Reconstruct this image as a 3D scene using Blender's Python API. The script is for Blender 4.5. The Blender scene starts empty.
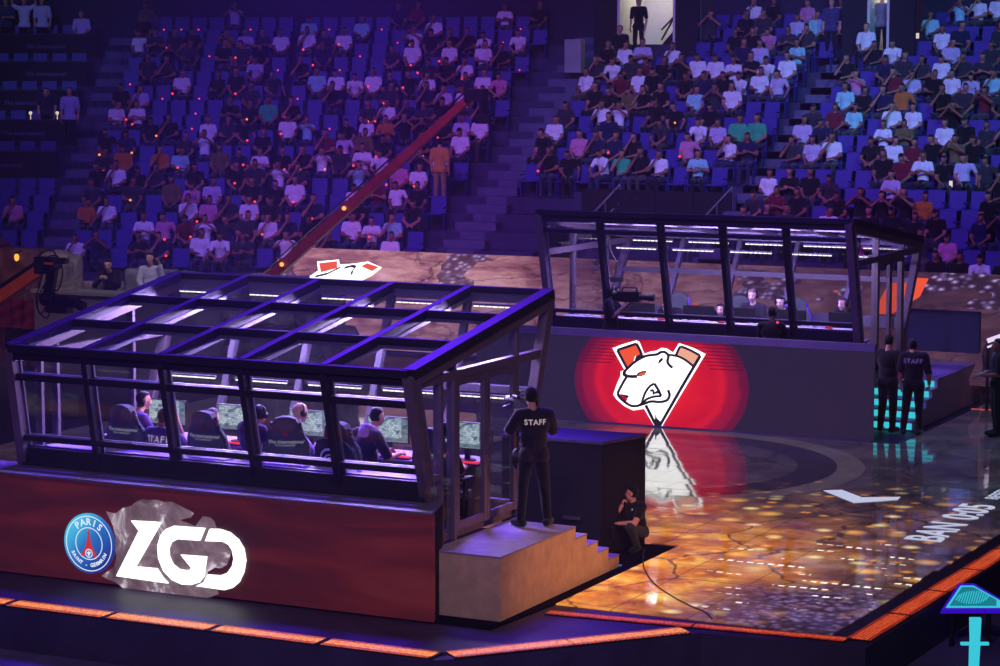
import bpy, bmesh, math, random
import numpy as np
from mathutils import Vector, Matrix, Quaternion, noise
from mathutils.bvhtree import BVHTree

PI = math.pi
R = math.radians
rnd = random.Random(7)
scene = bpy.context.scene
COL = scene.collection
V = Vector

# ------------------------------------------------------------------ materials
def lin(c):
    c = c / 255.0
    return c / 12.92 if c <= 0.04045 else ((c + 0.055) / 1.055) ** 2.4

def rgb(r, g, b):
    return (lin(r), lin(g), lin(b), 1.0)

class NT:
    """Small node-tree helper."""
    def __init__(self, name):
        self.m = bpy.data.materials.new(name)
        self.m.use_nodes = True
        self.t = self.m.node_tree
        self.t.nodes.clear()
        self.out = self.n('ShaderNodeOutputMaterial')
    def n(self, kind, **kw):
        nd = self.t.nodes.new(kind)
        for k, v in kw.items():
            setattr(nd, k, v)
        return nd
    def l(self, a, b):
        self.t.links.new(a, b)
    def math(self, op, a, b=None, c=None, clamp=False):
        nd = self.n('ShaderNodeMath', operation=op, use_clamp=clamp)
        for i, x in enumerate((a, b, c)):
            if x is None:
                continue
            if isinstance(x, (int, float)):
                nd.inputs[i].default_value = x
            else:
                self.l(x, nd.inputs[i])
        return nd.outputs[0]
    def ramp(self, fac, stops, interp='LINEAR'):
        nd = self.n('ShaderNodeValToRGB')
        nd.color_ramp.interpolation = interp
        e = nd.color_ramp.elements
        while len(e) < len(stops):
            e.new(0.5)
        for el, (p, c) in zip(e, stops):
            el.position = p
            el.color = c
        self.l(fac, nd.inputs[0])
        return nd.outputs[0]
    def mix(self, fac, a, b, mode='MIX'):
        nd = self.n('ShaderNodeMix', data_type='RGBA', blend_type=mode)
        for idx, x in ((0, fac), (6, a), (7, b)):
            if isinstance(x, (int, float)):
                nd.inputs[idx].default_value = x
            elif isinstance(x, tuple):
                nd.inputs[idx].default_value = x
            else:
                self.l(x, nd.inputs[idx])
        return nd.outputs[2]
    def coord(self, scale=None, loc=None, which='Object'):
        tc = self.n('ShaderNodeTexCoord')
        o = tc.outputs[which]
        if scale or loc:
            mp = self.n('ShaderNodeMapping')
            if scale:
                mp.inputs['Scale'].default_value = scale
            if loc:
                mp.inputs['Location'].default_value = loc
            self.l(o, mp.inputs['Vector'])
            o = mp.outputs[0]
        return o
    def noise(self, vec, scale=5, detail=4, rough=0.55, dist=0):
        nd = self.n('ShaderNodeTexNoise')
        nd.inputs['Scale'].default_value = scale
        nd.inputs['Detail'].default_value = detail
        nd.inputs['Roughness'].default_value = rough
        nd.inputs['Distortion'].default_value = dist
        if vec is not None:
            self.l(vec, nd.inputs['Vector'])
        return nd.outputs[0]
    def voro(self, vec, scale=5, feature='F1', rand=1.0):
        nd = self.n('ShaderNodeTexVoronoi', feature=feature)
        nd.inputs['Scale'].default_value = scale
        nd.inputs['Randomness'].default_value = rand
        if vec is not None:
            self.l(vec, nd.inputs['Vector'])
        return nd
    def bump(self, h, strength=0.2, dist=0.01):
        nd = self.n('ShaderNodeBump')
        nd.inputs['Strength'].default_value = strength
        nd.inputs['Distance'].default_value = dist
        self.l(h, nd.inputs['Height'])
        return nd.outputs[0]
    def principled(self, col=None, rough=0.6, metal=0.0, spec=0.5, ior=1.5, normal=None, emit=None, estr=1.0, sheen=0):
        p = self.n('ShaderNodeBsdfPrincipled')
        if isinstance(col, tuple):
            p.inputs['Base Color'].default_value = col
        elif col is not None:
            self.l(col, p.inputs['Base Color'])
        if isinstance(rough, (int, float)):
            p.inputs['Roughness'].default_value = rough
        else:
            self.l(rough, p.inputs['Roughness'])
        p.inputs['Metallic'].default_value = metal
        p.inputs['Specular IOR Level'].default_value = spec
        p.inputs['IOR'].default_value = ior
        p.inputs['Sheen Weight'].default_value = sheen
        if normal is not None:
            self.l(normal, p.inputs['Normal'])
        if emit is not None:
            if isinstance(emit, tuple):
                p.inputs['Emission Color'].default_value = emit
            else:
                self.l(emit, p.inputs['Emission Color'])
            p.inputs['Emission Strength'].default_value = estr
        self.l(p.outputs[0], self.out.inputs[0])
        return p

def m_plain(name, c, rough=0.6, metal=0.0, spec=0.4, var=0.12, scale=9.0, bump=0.0, sheen=0):
    """A surface of one colour with a little procedural mottling."""
    t = NT(name)
    co = t.coord()
    nz = t.noise(co, scale, 4)
    k = 1.0 - var
    dark = (c[0] * k, c[1] * k, c[2] * k, 1)
    lite = (min(1, c[0] * (1 + var)), min(1, c[1] * (1 + var)), min(1, c[2] * (1 + var)), 1)
    col = t.ramp(nz, [(0.3, dark), (0.7, lite)])
    nm = t.bump(t.noise(co, scale * 6, 3), bump, 0.01) if bump else None
    t.principled(col, rough, metal, spec, normal=nm, sheen=sheen)
    return t.m

def m_emit(name, c, strength=1.0, sample=True):
    t = NT(name)
    nz = t.noise(t.coord(), 3.0, 2)
    col = t.ramp(nz, [(0.0, (c[0] * .9, c[1] * .9, c[2] * .9, 1)), (1.0, c)])
    t.principled((0.02, 0.02, 0.02, 1), 0.4, emit=col, estr=strength)
    if not sample:
        t.m.cycles.emission_sampling = 'NONE'
    return t.m

def m_glass(name, tint=(0.93, 0.93, 0.97, 1), rough=0.02):
    t = NT(name)
    tr = t.n('ShaderNodeBsdfTransparent')
    tr.inputs[0].default_value = tint
    gl = t.n('ShaderNodeBsdfGlossy')
    gl.inputs['Roughness'].default_value = rough
    gl.inputs['Color'].default_value = (0.9, 0.9, 0.9, 1)
    fr = t.n('ShaderNodeFresnel')
    fr.inputs[0].default_value = 1.28
    mx = t.n('ShaderNodeMixShader')
    geo = t.n('ShaderNodeNewGeometry')
    t.l(t.math('MULTIPLY', fr.outputs[0], t.math('SUBTRACT', 1.0, geo.outputs['Backfacing'])), mx.inputs[0])
    t.l(tr.outputs[0], mx.inputs[1])
    t.l(gl.outputs[0], mx.inputs[2])
    t.l(mx.outputs[0], t.out.inputs[0])
    return t.m

# ------------------------------------------------------------------ tagging
def tag(o, label=None, cat=None, group=None, kind=None):
    if label: o['label'] = label
    if cat: o['category'] = cat
    if group: o['group'] = group
    if kind: o['kind'] = kind
    return o

def empty(name, loc, rz=0.0, label=None, cat=None, group=None):
    o = bpy.data.objects.new(name, None)
    o.empty_display_size = 0.1
    o.location = loc
    o.rotation_euler = (0, 0, rz)
    COL.objects.link(o)
    return tag(o, label, cat, group)

def link_mesh(name, me, mats, parent=None, world=False):
    o = bpy.data.objects.new(name, me)
    COL.objects.link(o)
    if not isinstance(mats, (list, tuple)):
        mats = [mats]
    if len(me.materials) == 0:
        for m in mats:
            me.materials.append(m)
    if parent is not None:
        o.parent = parent
        if world:                      # mesh given in world coordinates under an unrotated root
            off = V((0, 0, 0)); p = parent
            while p is not None:
                off += p.location; p = p.parent
            o.location = -off
    return o

def copy_tree(o, parent=None):
    c = o.copy()
    COL.objects.link(c)
    if parent is not None:
        c.parent = parent
    for ch in list(o.children):
        copy_tree(ch, c)
    return c

# ------------------------------------------------------------------ mesh builder
class MB:
    def __init__(self):
        self.bm = bmesh.new()
        self.mi = 0
    def _f(self, vs):
        try:
            f = self.bm.faces.new(vs)
            f.material_index = self.mi
            return f
        except ValueError:
            return None
    def hexa(self, c):
        vs = [self.bm.verts.new(p) for p in c]
        for q in ((0, 3, 2, 1), (4, 5, 6, 7), (0, 1, 5, 4), (1, 2, 6, 5), (2, 3, 7, 6), (3, 0, 4, 7)):
            self._f([vs[i] for i in q])
        return self
    def box(self, lo, hi):
        x0, y0, z0 = lo; x1, y1, z1 = hi
        return self.hexa([(x0, y0, z0), (x1, y0, z0), (x1, y1, z0), (x0, y1, z0),
                          (x0, y0, z1), (x1, y0, z1), (x1, y1, z1), (x0, y1, z1)])
    def cbox(self, c, s, rot=None):
        pts = []
        for dz in (-.5, .5):
            for dx, dy in ((-.5, -.5), (.5, -.5), (.5, .5), (-.5, .5)):
                p = V((dx * s[0], dy * s[1], dz * s[2]))
                if rot is not None:
                    p = rot @ p
                pts.append(V(c) + p)
        return self.hexa(pts)
    def beam(self, a, b, w, h, up=(0, 0, 1), w2=None, h2=None):
        """Bar of w (across) by h (along up) from a to b."""
        a = V(a); b = V(b); d = (b - a).normalized(); u = V(up)
        s = d.cross(u)
        if s.length < 1e-5:
            s = d.cross(V((1, 0, 0)))
        s.normalize(); u = s.cross(d).normalized()
        w2 = w if w2 is None else w2; h2 = h if h2 is None else h2
        pts = []
        for p, ww, hh in ((a, w, h), (b, w2, h2)):
            for i, j in ((-.5, -.5), (.5, -.5), (.5, .5), (-.5, .5)):
                pts.append(p + s * (i * ww) + u * (j * hh))
        return self.hexa(pts)
    def cyl(self, a, b, r1, r2=None, seg=12, caps=True):
        a = V(a); b = V(b); r2 = r1 if r2 is None else r2
        d = (b - a).normalized()
        s = d.orthogonal().normalized(); u = d.cross(s)
        ra = [self.bm.verts.new(a + (s * math.cos(2 * PI * i / seg) + u * math.sin(2 * PI * i / seg)) * r1) for i in range(seg)]
        rb = [self.bm.verts.new(b + (s * math.cos(2 * PI * i / seg) + u * math.sin(2 * PI * i / seg)) * r2) for i in range(seg)]
        for i in range(seg):
            j = (i + 1) % seg
            self._f([ra[i], ra[j], rb[j], rb[i]])
        if caps:
            self._f(ra[::-1]); self._f(rb)
        return self
    def tube(self, pts, r, seg=8):
        for a, b in zip(pts[:-1], pts[1:]):
            if (V(b) - V(a)).length > 1e-6:
                self.cyl(a, b, r, r, seg)
        return self
    def sph(self, c, r, rot=None, u=14, v=9):
        if isinstance(r, (int, float)):
            r = (r, r, r)
        def P(th, ph):
            p = V((r[0] * math.sin(ph) * math.cos(th), r[1] * math.sin(ph) * math.sin(th), r[2] * math.cos(ph)))
            if rot is not None:
                p = rot @ p
            return V(c) + p
        rings = []
        for j in range(1, v):
            rings.append([self.bm.verts.new(P(2 * PI * i / u, PI * j / v)) for i in range(u)])
        top = self.bm.verts.new(P(0, 0)); bot = self.bm.verts.new(P(0, PI))
        for i in range(u):
            k = (i + 1) % u
            self._f([top, rings[0][i], rings[0][k]])
            self._f([bot, rings[-1][k], rings[-1][i]])
            for a, b in zip(rings[:-1], rings[1:]):
                self._f([a[i], b[i], b[k], a[k]])
        return self
    def prism(self, poly, f0, f1):
        """poly: 2D outline; f0, f1: functions (x, y) -> 3D point for the two caps."""
        a = [self.bm.verts.new(f0(*p)) for p in poly]
        b = [self.bm.verts.new(f1(*p)) for p in poly]
        n = len(poly)
        for i in range(n):
            j = (i + 1) % n
            self._f([a[i], a[j], b[j], b[i]])
        fa = self._f(a[::-1]); fb = self._f(b)
        if n > 4:
            for f in (fa, fb):
                if f: f.normal_update()
            bmesh.ops.triangulate(self.bm, faces=[f for f in (fa, fb) if f], ngon_method='EAR_CLIP')
        return self
    def torus(self, c, ax, R0, r, seg=28, s2=8, a0=0.0, a1=2 * PI, ref=None):
        c = V(c); ax = V(ax).normalized()
        s = V(ref).normalized() if ref is not None else ax.orthogonal().normalized()
        u = ax.cross(s)
        full = abs(a1 - a0 - 2 * PI) < 1e-6
        n = seg if full else seg + 1
        rings = []
        for i in range(n):
            t = a0 + (a1 - a0) * i / seg
            d = s * math.cos(t) + u * math.sin(t)
            rings.append([self.bm.verts.new(c + d * (R0 + r * math.cos(2 * PI * j / s2)) + ax * (r * math.sin(2 * PI * j / s2))) for j in range(s2)])
        for i in range(seg):
            A_ = rings[i]; B_ = rings[(i + 1) % n]
            for j in range(s2):
                k = (j + 1) % s2
                self._f([A_[j], B_[j], B_[k], A_[k]])
        if not full:
            self._f(rings[0]); self._f(rings[-1][::-1])
        return self
    def mesh(self, name, smooth=False, bevel=0.0, fix=True):
        if bevel > 0:
            bmesh.ops.remove_doubles(self.bm, verts=self.bm.verts, dist=1e-5)
            ed = [e for e in self.bm.edges if len(e.link_faces) == 2 and e.calc_face_angle(0) > 0.5]
            bmesh.ops.bevel(self.bm, geom=ed, offset=bevel, segments=2, affect='EDGES', profile=0.6, clamp_overlap=True)
        if fix:
            bmesh.ops.recalc_face_normals(self.bm, faces=self.bm.faces)
        me = bpy.data.meshes.new(name)
        self.bm.to_mesh(me)
        self.bm.free()
        if smooth:
            me.polygons.foreach_set('use_smooth', [True] * len(me.polygons))
        return me
    def build(self, name, mats, parent=None, world=True, smooth=False, bevel=0.0, fix=True):
        return link_mesh(name, self.mesh(name, smooth, bevel, fix), mats, parent, world)

def struct(name, mb, m, **kw):
    o = mb.build(name, m, **kw)
    o['kind'] = 'structure'
    return o

def text_mesh(body, size=1.0, shear=0.0, offset=0.0, align='CENTER', spacing=1.0, ext=0.0):
    cu = bpy.data.curves.new('txt', 'FONT')
    cu.body = body; cu.size = size; cu.shear = shear; cu.offset = offset
    cu.align_x = align; cu.align_y = 'CENTER'; cu.space_character = spacing; cu.extrude = ext
    cu.resolution_u = 4
    o = bpy.data.objects.new('txt', cu)
    COL.objects.link(o)
    dg = bpy.context.evaluated_depsgraph_get()
    me = bpy.data.meshes.new_from_object(o.evaluated_get(dg))
    bpy.data.objects.remove(o); bpy.data.curves.remove(cu)
    me.materials.clear()
    return me

def place_text(name, body, mat, fn, size=1.0, parent=None, world=True, **kw):
    """Flat lettering; fn maps its (x, y) to a 3D point."""
    me = text_mesh(body, size, **kw)
    for v in me.vertices:
        v.co = fn(v.co.x, v.co.y)
    return link_mesh(name, me, mat, parent, world)

def flat_poly(mb, pts, fn):
    """One n-gon (any outline), triangulated."""
    vs = [mb.bm.verts.new(fn(*p)) for p in pts]
    f = mb._f(vs)
    if f and len(vs) > 4:
        f.normal_update()
        bmesh.ops.triangulate(mb.bm, faces=[f], ngon_method='EAR_CLIP')

def stroke(mb, pts, w, fn):
    """A polyline of width w as flat quads with mitred joints."""
    P = [V(p) for p in pts]
    L = []; Rr = []
    for i, p in enumerate(P):
        d0 = (P[i] - P[i - 1]).normalized() if i else (P[1] - P[0]).normalized()
        d1 = (P[i + 1] - P[i]).normalized() if i < len(P) - 1 else d0
        d = d0 + d1
        d = d.normalized() if d.length > 1e-4 else d0
        n = V((-d.y, d.x)); k = 1.0 / max(0.45, abs(n.dot(V((-d0.y, d0.x)))))
        ww = w[i] if isinstance(w, (list, tuple)) else w
        L.append(p + n * ww * k / 2); Rr.append(p - n * ww * k / 2)
    a = [mb.bm.verts.new(fn(*q)) for q in L]; b = [mb.bm.verts.new(fn(*q)) for q in Rr]
    for i in range(len(P) - 1):
        mb._f([a[i], a[i + 1], b[i + 1], b[i]])

def smooth_line(pts, n=6):
    """Catmull-Rom through 2D or 3D points."""
    P = [V(p) for p in pts]
    P = [P[0] * 2 - P[1]] + P + [P[-1] * 2 - P[-2]]
    out = []
    for i in range(1, len(P) - 2):
        for k in range(n):
            t = k / n
            a, b, c, d = P[i - 1], P[i], P[i + 1], P[i + 2]
            out.append(0.5 * ((2 * b) + (c - a) * t + (2 * a - 5 * b + 4 * c - d) * t * t + (3 * b - a - 3 * c + d) * t ** 3))
    out.append(P[-2])
    return out
# ------------------------------------------------------------------ people
def jt(base, **kw):
    j = {k: V(v) for k, v in base.items()}
    for k, v in kw.items():
        j[k] = V(v)
    return j

def sym(d):
    out = {}
    for k, v in d.items():
        if k.endswith('_'):
            out[k + 'l'] = V(v)                      # figure's left is +x: it faces -Y
            out[k + 'r'] = V((-v[0], v[1], v[2]))
        else:
            out[k] = V(v)
    return out

STAND = sym(dict(pelvis=(0, 0, .94), chest=(0, .01, 1.28), neck=(0, .015, 1.47), head=(0, -.01, 1.635),
                 sh_=(.185, .01, 1.42), el_=(.235, .03, 1.13), wr_=(.235, -.04, .88),
                 hip_=(.09, 0, .92), kn_=(.105, -.015, .50), an_=(.115, .02, .09), toe_=(.13, -.15, .045)))
SIT = sym(dict(pelvis=(0, .05, .56), chest=(0, .09, .90), neck=(0, .07, 1.08), head=(0, .03, 1.245),
               sh_=(.185, .07, 1.03), el_=(.24, .03, .76), wr_=(.13, -.20, .66),
               hip_=(.09, .03, .54), kn_=(.12, -.40, .53), an_=(.12, -.38, .10), toe_=(.13, -.54, .045)))

def capsule_pts(mb, a, b, ra, rb, seg=10):
    mb.cyl(a, b, ra, rb, seg)
    mb.sph(a, ra, None, seg, 7); mb.sph(b, rb, None, seg, 7)

def basis(fwd, up):
    f = V(fwd).normalized(); u = V(up); s = f.cross(u).normalized(); u = s.cross(f)
    return Matrix((s, f, u)).transposed()            # columns: side, forward, up

def body_prims(J, look=(0, -1, 0), bulk=1.0, head_up=(0, 0, 1)):
    P = []
    def cap(label, a, b, ra, rb): P.append((label, 'c', V(a), V(b), ra * bulk if label != 'neck' else ra, rb * bulk if label != 'neck' else rb))
    def ell(label, c, M, r): P.append((label, 'e', V(c), M, r))
    side = (J['sh_l'] - J['sh_r']).normalized()
    upv = (J['neck'] - J['chest']).normalized()
    fw = side.cross(upv).normalized()
    if True:
        Mt = Matrix((side, fw, side.cross(fw) * -1)).transposed()
        Mt = Matrix((side, fw, upv)).transposed()
    hs = (J['hip_l'] - J['hip_r']).normalized()
    ups = (J['chest'] - J['pelvis']).normalized()
    fh = hs.cross(ups).normalized()
    Mp = Matrix((hs, fh, ups)).transposed()
    b = bulk
    ell('torso', J['chest'] + upv * .02, Mt, (.168 * b, .112 * b, .19))
    ell('torso', J['chest'] + upv * .10, Mt, (.172 * b, .095 * b, .10))
    mid = (J['chest'] + J['pelvis']) / 2
    ell('torso', mid, Mp, (.146 * b, .104 * b, .19))
    ell('pelvis', J['pelvis'] - ups * .0, Mp, (.152 * b, .115 * b, .125))
    for s in 'lr':
        S_ = J['sh_' + s]
        cap('torso', J['neck'] - upv * .045, S_ - side * (.02 if s == 'l' else -.02), .062, .062)
        cap('uarm', S_, J['el_' + s], .060, .046)
        w = J['wr_' + s]
        cap('farm', J['el_' + s], w, .046, .031)
        cap('thigh', J['hip_' + s], J['kn_' + s], .086, .060)
        ell('pelvis', J['hip_' + s] + V((0, .03, 0)), Mp, (.078 * b, .10 * b, .10))
        cap('shin', J['kn_' + s], J['an_' + s], .060, .042)
        kn, an = J['kn_' + s], J['an_' + s]
        back = fh * -1
        cap('shin', kn.lerp(an, .15) + back * .02, kn.lerp(an, .5) + back * .018, .052, .045)
        t = J['toe_' + s]
        heel = an - (t - an).normalized() * .055 - V((0, 0, .045))
        cap('foot', heel, t, .042, .038)
        cap('foot', an - V((0, 0, .02)), t, .045, .036)
    H = J['head']
    Mh = basis(look, head_up)
    f = Mh.col[1].to_3d(); u = Mh.col[2].to_3d(); sd = Mh.col[0].to_3d()
    cap('neck', J['neck'] - upv * .03, H - u * .06 - f * .012, .060, .055)
    ell('head', H + u * .025 - f * .008, Mh, (.077, .096, .092))
    ell('head', H - u * .045 + f * .025, Mh, (.059, .068, .070))
    ell('head', H - u * .095 + f * .05, Mh, (.032, .032, .026))
    ell('head', H + f * .060 + u * .025, Mh, (.055, .034, .020))
    cap('head', H + f * .088 + u * .015, H + f * .108 - u * .018, .011, .016)
    for s in (1, -1):
        ell('head', H + sd * (.078 * s) - f * .004 - u * .002, Mh, (.012, .022, .033))
        ell('head', H + sd * (.036 * s) + f * .068 - u * .022, Mh, (.024, .022, .02))
    ell('head', H - u * .052 + f * .088, Mh, (.024, .012, .009))
    return P, Mh

def prims_mesh(P, voxel, smooth=2):
    mb = MB()
    for p in P:
        if p[1] == 'c':
            capsule_pts(mb, p[2], p[3], p[4], p[5])
        else:
            mb.sph(p[2], p[4], p[3], 16, 10)
    me = mb.mesh('tmp')
    o = bpy.data.objects.new('tmp', me)
    COL.objects.link(o)
    md = o.modifiers.new('r', 'REMESH'); md.mode = 'VOXEL'; md.voxel_size = voxel
    if smooth:
        s = o.modifiers.new('s', 'SMOOTH'); s.iterations = smooth; s.factor = .5
    dg = bpy.context.evaluated_depsgraph_get()
    out = bpy.data.meshes.new_from_object(o.evaluated_get(dg))
    bpy.data.objects.remove(o); bpy.data.meshes.remove(me)
    out.materials.clear()
    return out

def face_labels(me, P):
    n = len(me.polygons)
    c = np.empty(n * 3); me.polygons.foreach_get('center', c); c = c.reshape(-1, 3)
    best = np.full(n, 1e9); lab = np.zeros(n, int); par = np.zeros(n)
    names = sorted({p[0] for p in P}); idx = {k: i for i, k in enumerate(names)}
    for p in P:
        if p[1] == 'c':
            a = np.array(p[2]); b = np.array(p[3]); d = b - a
            t = np.clip(((c - a) @ d) / max(1e-9, d @ d), 0, 1)
            dist = np.linalg.norm(c - (a + t[:, None] * d), axis=1) - (p[4] + (p[5] - p[4]) * t)
        else:
            M = np.array(p[3]); q = (c - np.array(p[2])) @ M
            dist = (np.linalg.norm(q / np.array(p[4]), axis=1) - 1) * min(p[4]); t = np.zeros(n)
        k = dist < best
        best[k] = dist[k]; lab[k] = idx[p[0]]; par[k] = t[k]
    return np.array(names)[lab], par, c

def sub_mesh(me, keep, off, name):
    """The chosen faces of a mesh lifted by off along their normals, as a garment with a rim."""
    bm = bmesh.new(); bm.from_mesh(me); bm.faces.ensure_lookup_table()
    bmesh.ops.delete(bm, geom=[f for f in bm.faces if not keep[f.index]], context='FACES')
    bm.normal_update()
    # relax the jagged hems a little
    for _ in range(4):
        mv = {}
        for v in bm.verts:
            if v.is_boundary:
                nb = [e.other_vert(v).co for e in v.link_edges if e.is_boundary]
                if len(nb) == 2:
                    mv[v] = (nb[0] + nb[1]) / 2 * .6 + v.co * .4
        for v, p in mv.items():
            v.co = p
    bm.normal_update()
    nrm = {v: v.normal.copy() for v in bm.verts}
    for v in bm.verts:
        v.co += nrm[v] * off
    bd = [e for e in bm.edges if e.is_boundary]
    if bd:
        r = bmesh.ops.extrude_edge_only(bm, edges=bd)
        ev = [g for g in r['geom'] if isinstance(g, bmesh.types.BMVert)]
        pos = {}
        for v in ev:
            src = [e.other_vert(v) for e in v.link_edges if e.other_vert(v) in nrm]
            if src:
                pos[v] = v.co - nrm[src[0]] * (off * 1.1)
        for v, p in pos.items():
            v.co = p
    out = bpy.data.meshes.new(name)
    bm.to_mesh(out); bm.free()
    out.polygons.foreach_set('use_smooth', [True] * len(out.polygons))
    return out

def hand_prims(J, s, curl=0.5, fdir=None, palm=None):
    w = J['wr_' + s]; d = (w - J['el_' + s]).normalized()
    if fdir is not None: d = V(fdir).normalized()
    n = V(palm) if palm is not None else V((-.6 if s == 'l' else .6, -.3, -.6))
    n = (n - d * n.dot(d)).normalized()
    sd = d.cross(n).normalized()
    if s == 'l': sd = -sd
    out = [('e', w + d * .045, Matrix((sd, d, n)).transposed(), (.040, .052, .017))]
    for i, ln in enumerate((.92, 1.08, 1.0, .78)):
        b = w + d * .082 + sd * ((1.5 - i) * .0205)
        a1 = curl * .9; a2 = curl * 1.9
        p1 = b + (d * math.cos(a1) + n * math.sin(a1)) * (.040 * ln)
        p2 = p1 + (d * math.cos(a2) + n * math.sin(a2)) * (.030 * ln)
        p3 = p2 + (d * math.cos(a2 * 1.25) + n * math.sin(a2 * 1.25)) * (.018 * ln)
        out += [('c', b, p1, .0095, .0088), ('c', p1, p2, .0088, .008), ('c', p2, p3, .008, .007)]
    b = w + d * .025 + sd * .032
    p1 = b + (d * .7 + sd * .62 + n * .25).normalized() * .042
    p2 = p1 + (d * .85 + sd * .15 + n * .45).normalized() * .032
    out += [('c', b, p1, .012, .0105), ('c', p1, p2, .0105, .008)]
    return out

def append_prims(me, prims, seg=8):
    mb = MB(); mb.bm.from_mesh(me)
    for p in prims:
        if p[0] == 'c': capsule_pts(mb, p[1], p[2], p[3], p[4], seg)
        else: mb.sph(p[1], p[3], p[2], 12, 8)
    mb.bm.to_mesh(me); mb.bm.free()

SKIN = {}
def skin(c):
    if c not in SKIN:
        SKIN[c] = m_plain('skin_%d' % len(SKIN), rgb(*c), .55, spec=.3, var=.08, scale=14)
    return SKIN[c]
CLOTH = {}
def cloth(c, rough=.85):
    k = (c, rough)
    if k not in CLOTH:
        CLOTH[k] = m_plain('cloth_%d' % len(CLOTH), rgb(*c), rough, spec=.15, var=.18, scale=22, bump=.25, sheen=.2)
    return CLOTH[k]

def person(J, loc, rz, label, group=None, look=(0, -1, 0), head_up=(0, 0, 1), voxel=.016, scale=1.0,
           skin_c=(205, 150, 120), shirt=(25, 24, 30), sleeve=.6, trousers=(22, 22, 28), shoes=(14, 14, 16),
           hair=(16, 13, 12), hair_len=0.0, bald=False, cap=None, headset=None, hands=None, back_text=None, text_mat=None,
           bulk=1.0, hood=None, chest_mark=None, text_size=.085):
    J = {k: V(v) for k, v in J.items()}
    P, Mh = body_prims(J, look, bulk, head_up)
    me = prims_mesh(P, voxel, 2)
    lab, par, cen = face_labels(me, P)
    is_ = lambda *k: np.isin(lab, k)
    f = Mh.col[1].to_3d(); u = Mh.col[2].to_3d(); sd = Mh.col[0].to_3d(); H = J['head']
    q = (cen - np.array(H))
    hf = q @ np.array(f); hu = q @ np.array(u); hs = np.abs(q @ np.array(sd))
    keep_hair = (lab == 'head') & ((hu > .062 + .35 * np.maximum(0, hf)) | ((hf < -.005) & (hu > -.055 - hair_len) & ~((hs > .072) & (hu < .04)))) & (hf < .082)
    if hair_len: keep_hair |= (lab == 'neck') & (hf < -.0) & (hu > -.055 - hair_len)
    shirt_m = (is_('torso') | ((lab == 'uarm') & (par < (sleeve * 1.6 if sleeve < .625 else 2))) | ((lab == 'farm') & (par < (sleeve - .62) / .36)))
    upv = np.array((J['neck'] - J['chest']).normalized())
    rel = cen - np.array(J['pelvis']); sp = np.array((J['chest'] - J['pelvis']).normalized())
    hgt = rel @ sp; rad = np.linalg.norm(rel - hgt[:, None] * sp, axis=1)
    shirt_m |= is_('pelvis', 'thigh') & (hgt > -.085) & (rad < (.30 if abs(J['kn_l'].z - J['hip_l'].z) > .3 else .155))
    shirt_m &= ~((lab == 'torso') & (hgt < -.085))
    pants_m = (is_('pelvis', 'thigh', 'shin')) & ~shirt_m
    pants_m |= (lab == 'shin')
    shoe_m = is_('foot')
    root_me = me
    hair_me = None if bald else sub_mesh(me, keep_hair, .014, 'hair')
    shirt_me = sub_mesh(me, shirt_m, .020, 'shirt')
    pants_me = sub_mesh(me, pants_m, .011, 'trousers')
    dl = np.linalg.norm(cen - np.array(J['toe_l']), axis=1); dr = np.linalg.norm(cen - np.array(J['toe_r']), axis=1)
    shoe_ms = [sub_mesh(me, shoe_m & (dl <= dr), .008, 'shoe'), sub_mesh(me, shoe_m & (dl > dr), .008, 'shoe')]
    me.polygons.foreach_set('use_smooth', [True] * len(me.polygons))
    pr = []
    for s in 'lr':
        h = (hands or {}).get(s, {})
        pr += hand_prims(J, s, **h)
    append_prims(me, pr)
    me.polygons.foreach_set('use_smooth', [True] * len(me.polygons))
    # eyes and mouth as dark marks set into the face
    mb = MB(); mb.bm.from_mesh(me)
    mb.mi = 1
    for s in (1, -1):
        mb.sph(H + f * .079 + sd * (.031 * s) + u * .008, (.012, .012, .006), Mh @ Matrix.Rotation(0, 3, 'X'), 8, 6)
        mb.cbox(H + f * .087 + sd * (.032 * s) + u * .028, (.028, .014, .007), Mh)
    mb.mi = 2
    mb.cbox(H + f * .094 - u * .053, (.036, .012, .005), Mh)
    mb.bm.to_mesh(me); mb.bm.free()
    dark = cloth((18, 12, 12)); lip = skin((150, 80, 75))
    root = link_mesh('person', me, [skin(skin_c), dark, lip])
    root.location = loc; root.rotation_euler = (0, 0, rz); root.scale = (scale,) * 3
    tag(root, label, 'person', group)
    link_mesh('shirt', shirt_me, cloth(shirt), root)
    link_mesh('trousers', pants_me, cloth(trousers), root)
    for sm in shoe_ms:
        link_mesh('shoe', sm, cloth(shoes, .5), root)
    if hair_me is not None:
        link_mesh('hair', hair_me, cloth(hair, .6), root)
    if cap is not None:
        mb = MB(); mb.sph(H + u * .045 - f * .01, (.089, .105, .078), Mh, 16, 10)
        mb.cbox(H + f * .125 + u * .055, (.13, .09, .012), Mh)
        mb.build('cap', cloth(cap), root, world=False, smooth=True)
    if headset is not None:
        hm = m_head[headset]
        mb = MB()
        mb.torus(H + u * .012, f, .108, .011, 20, 6, 0, PI, ref=-sd)
        for s in (1, -1):
            mb.cyl(H + sd * (.082 * s) + u * .004, H + sd * (.118 * s) + u * .004, .046, .040, 14)
            mb.cyl(H + sd * (.112 * s) + u * .004, H + sd * (.124 * s) + u * .004, .028, .026, 12)
        mb.tube([H + sd * .10 - u * .02, H + sd * .085 + f * .075 - u * .06, H + sd * .03 + f * .115 - u * .062], .005, 6)
        mb.build('headset', hm, root, world=False, smooth=True)
    if hood is not None:
        mb = MB()
        mb.torus(J['neck'] + V((0, .025, .02)), upv, .085, .042, 18, 8)
        mb.sph(J['neck'] + V((0, .12, -.06)), (.11, .06, .13), None, 14, 9)
        mb.build('hood', cloth(hood), root, world=False, smooth=True)
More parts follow.
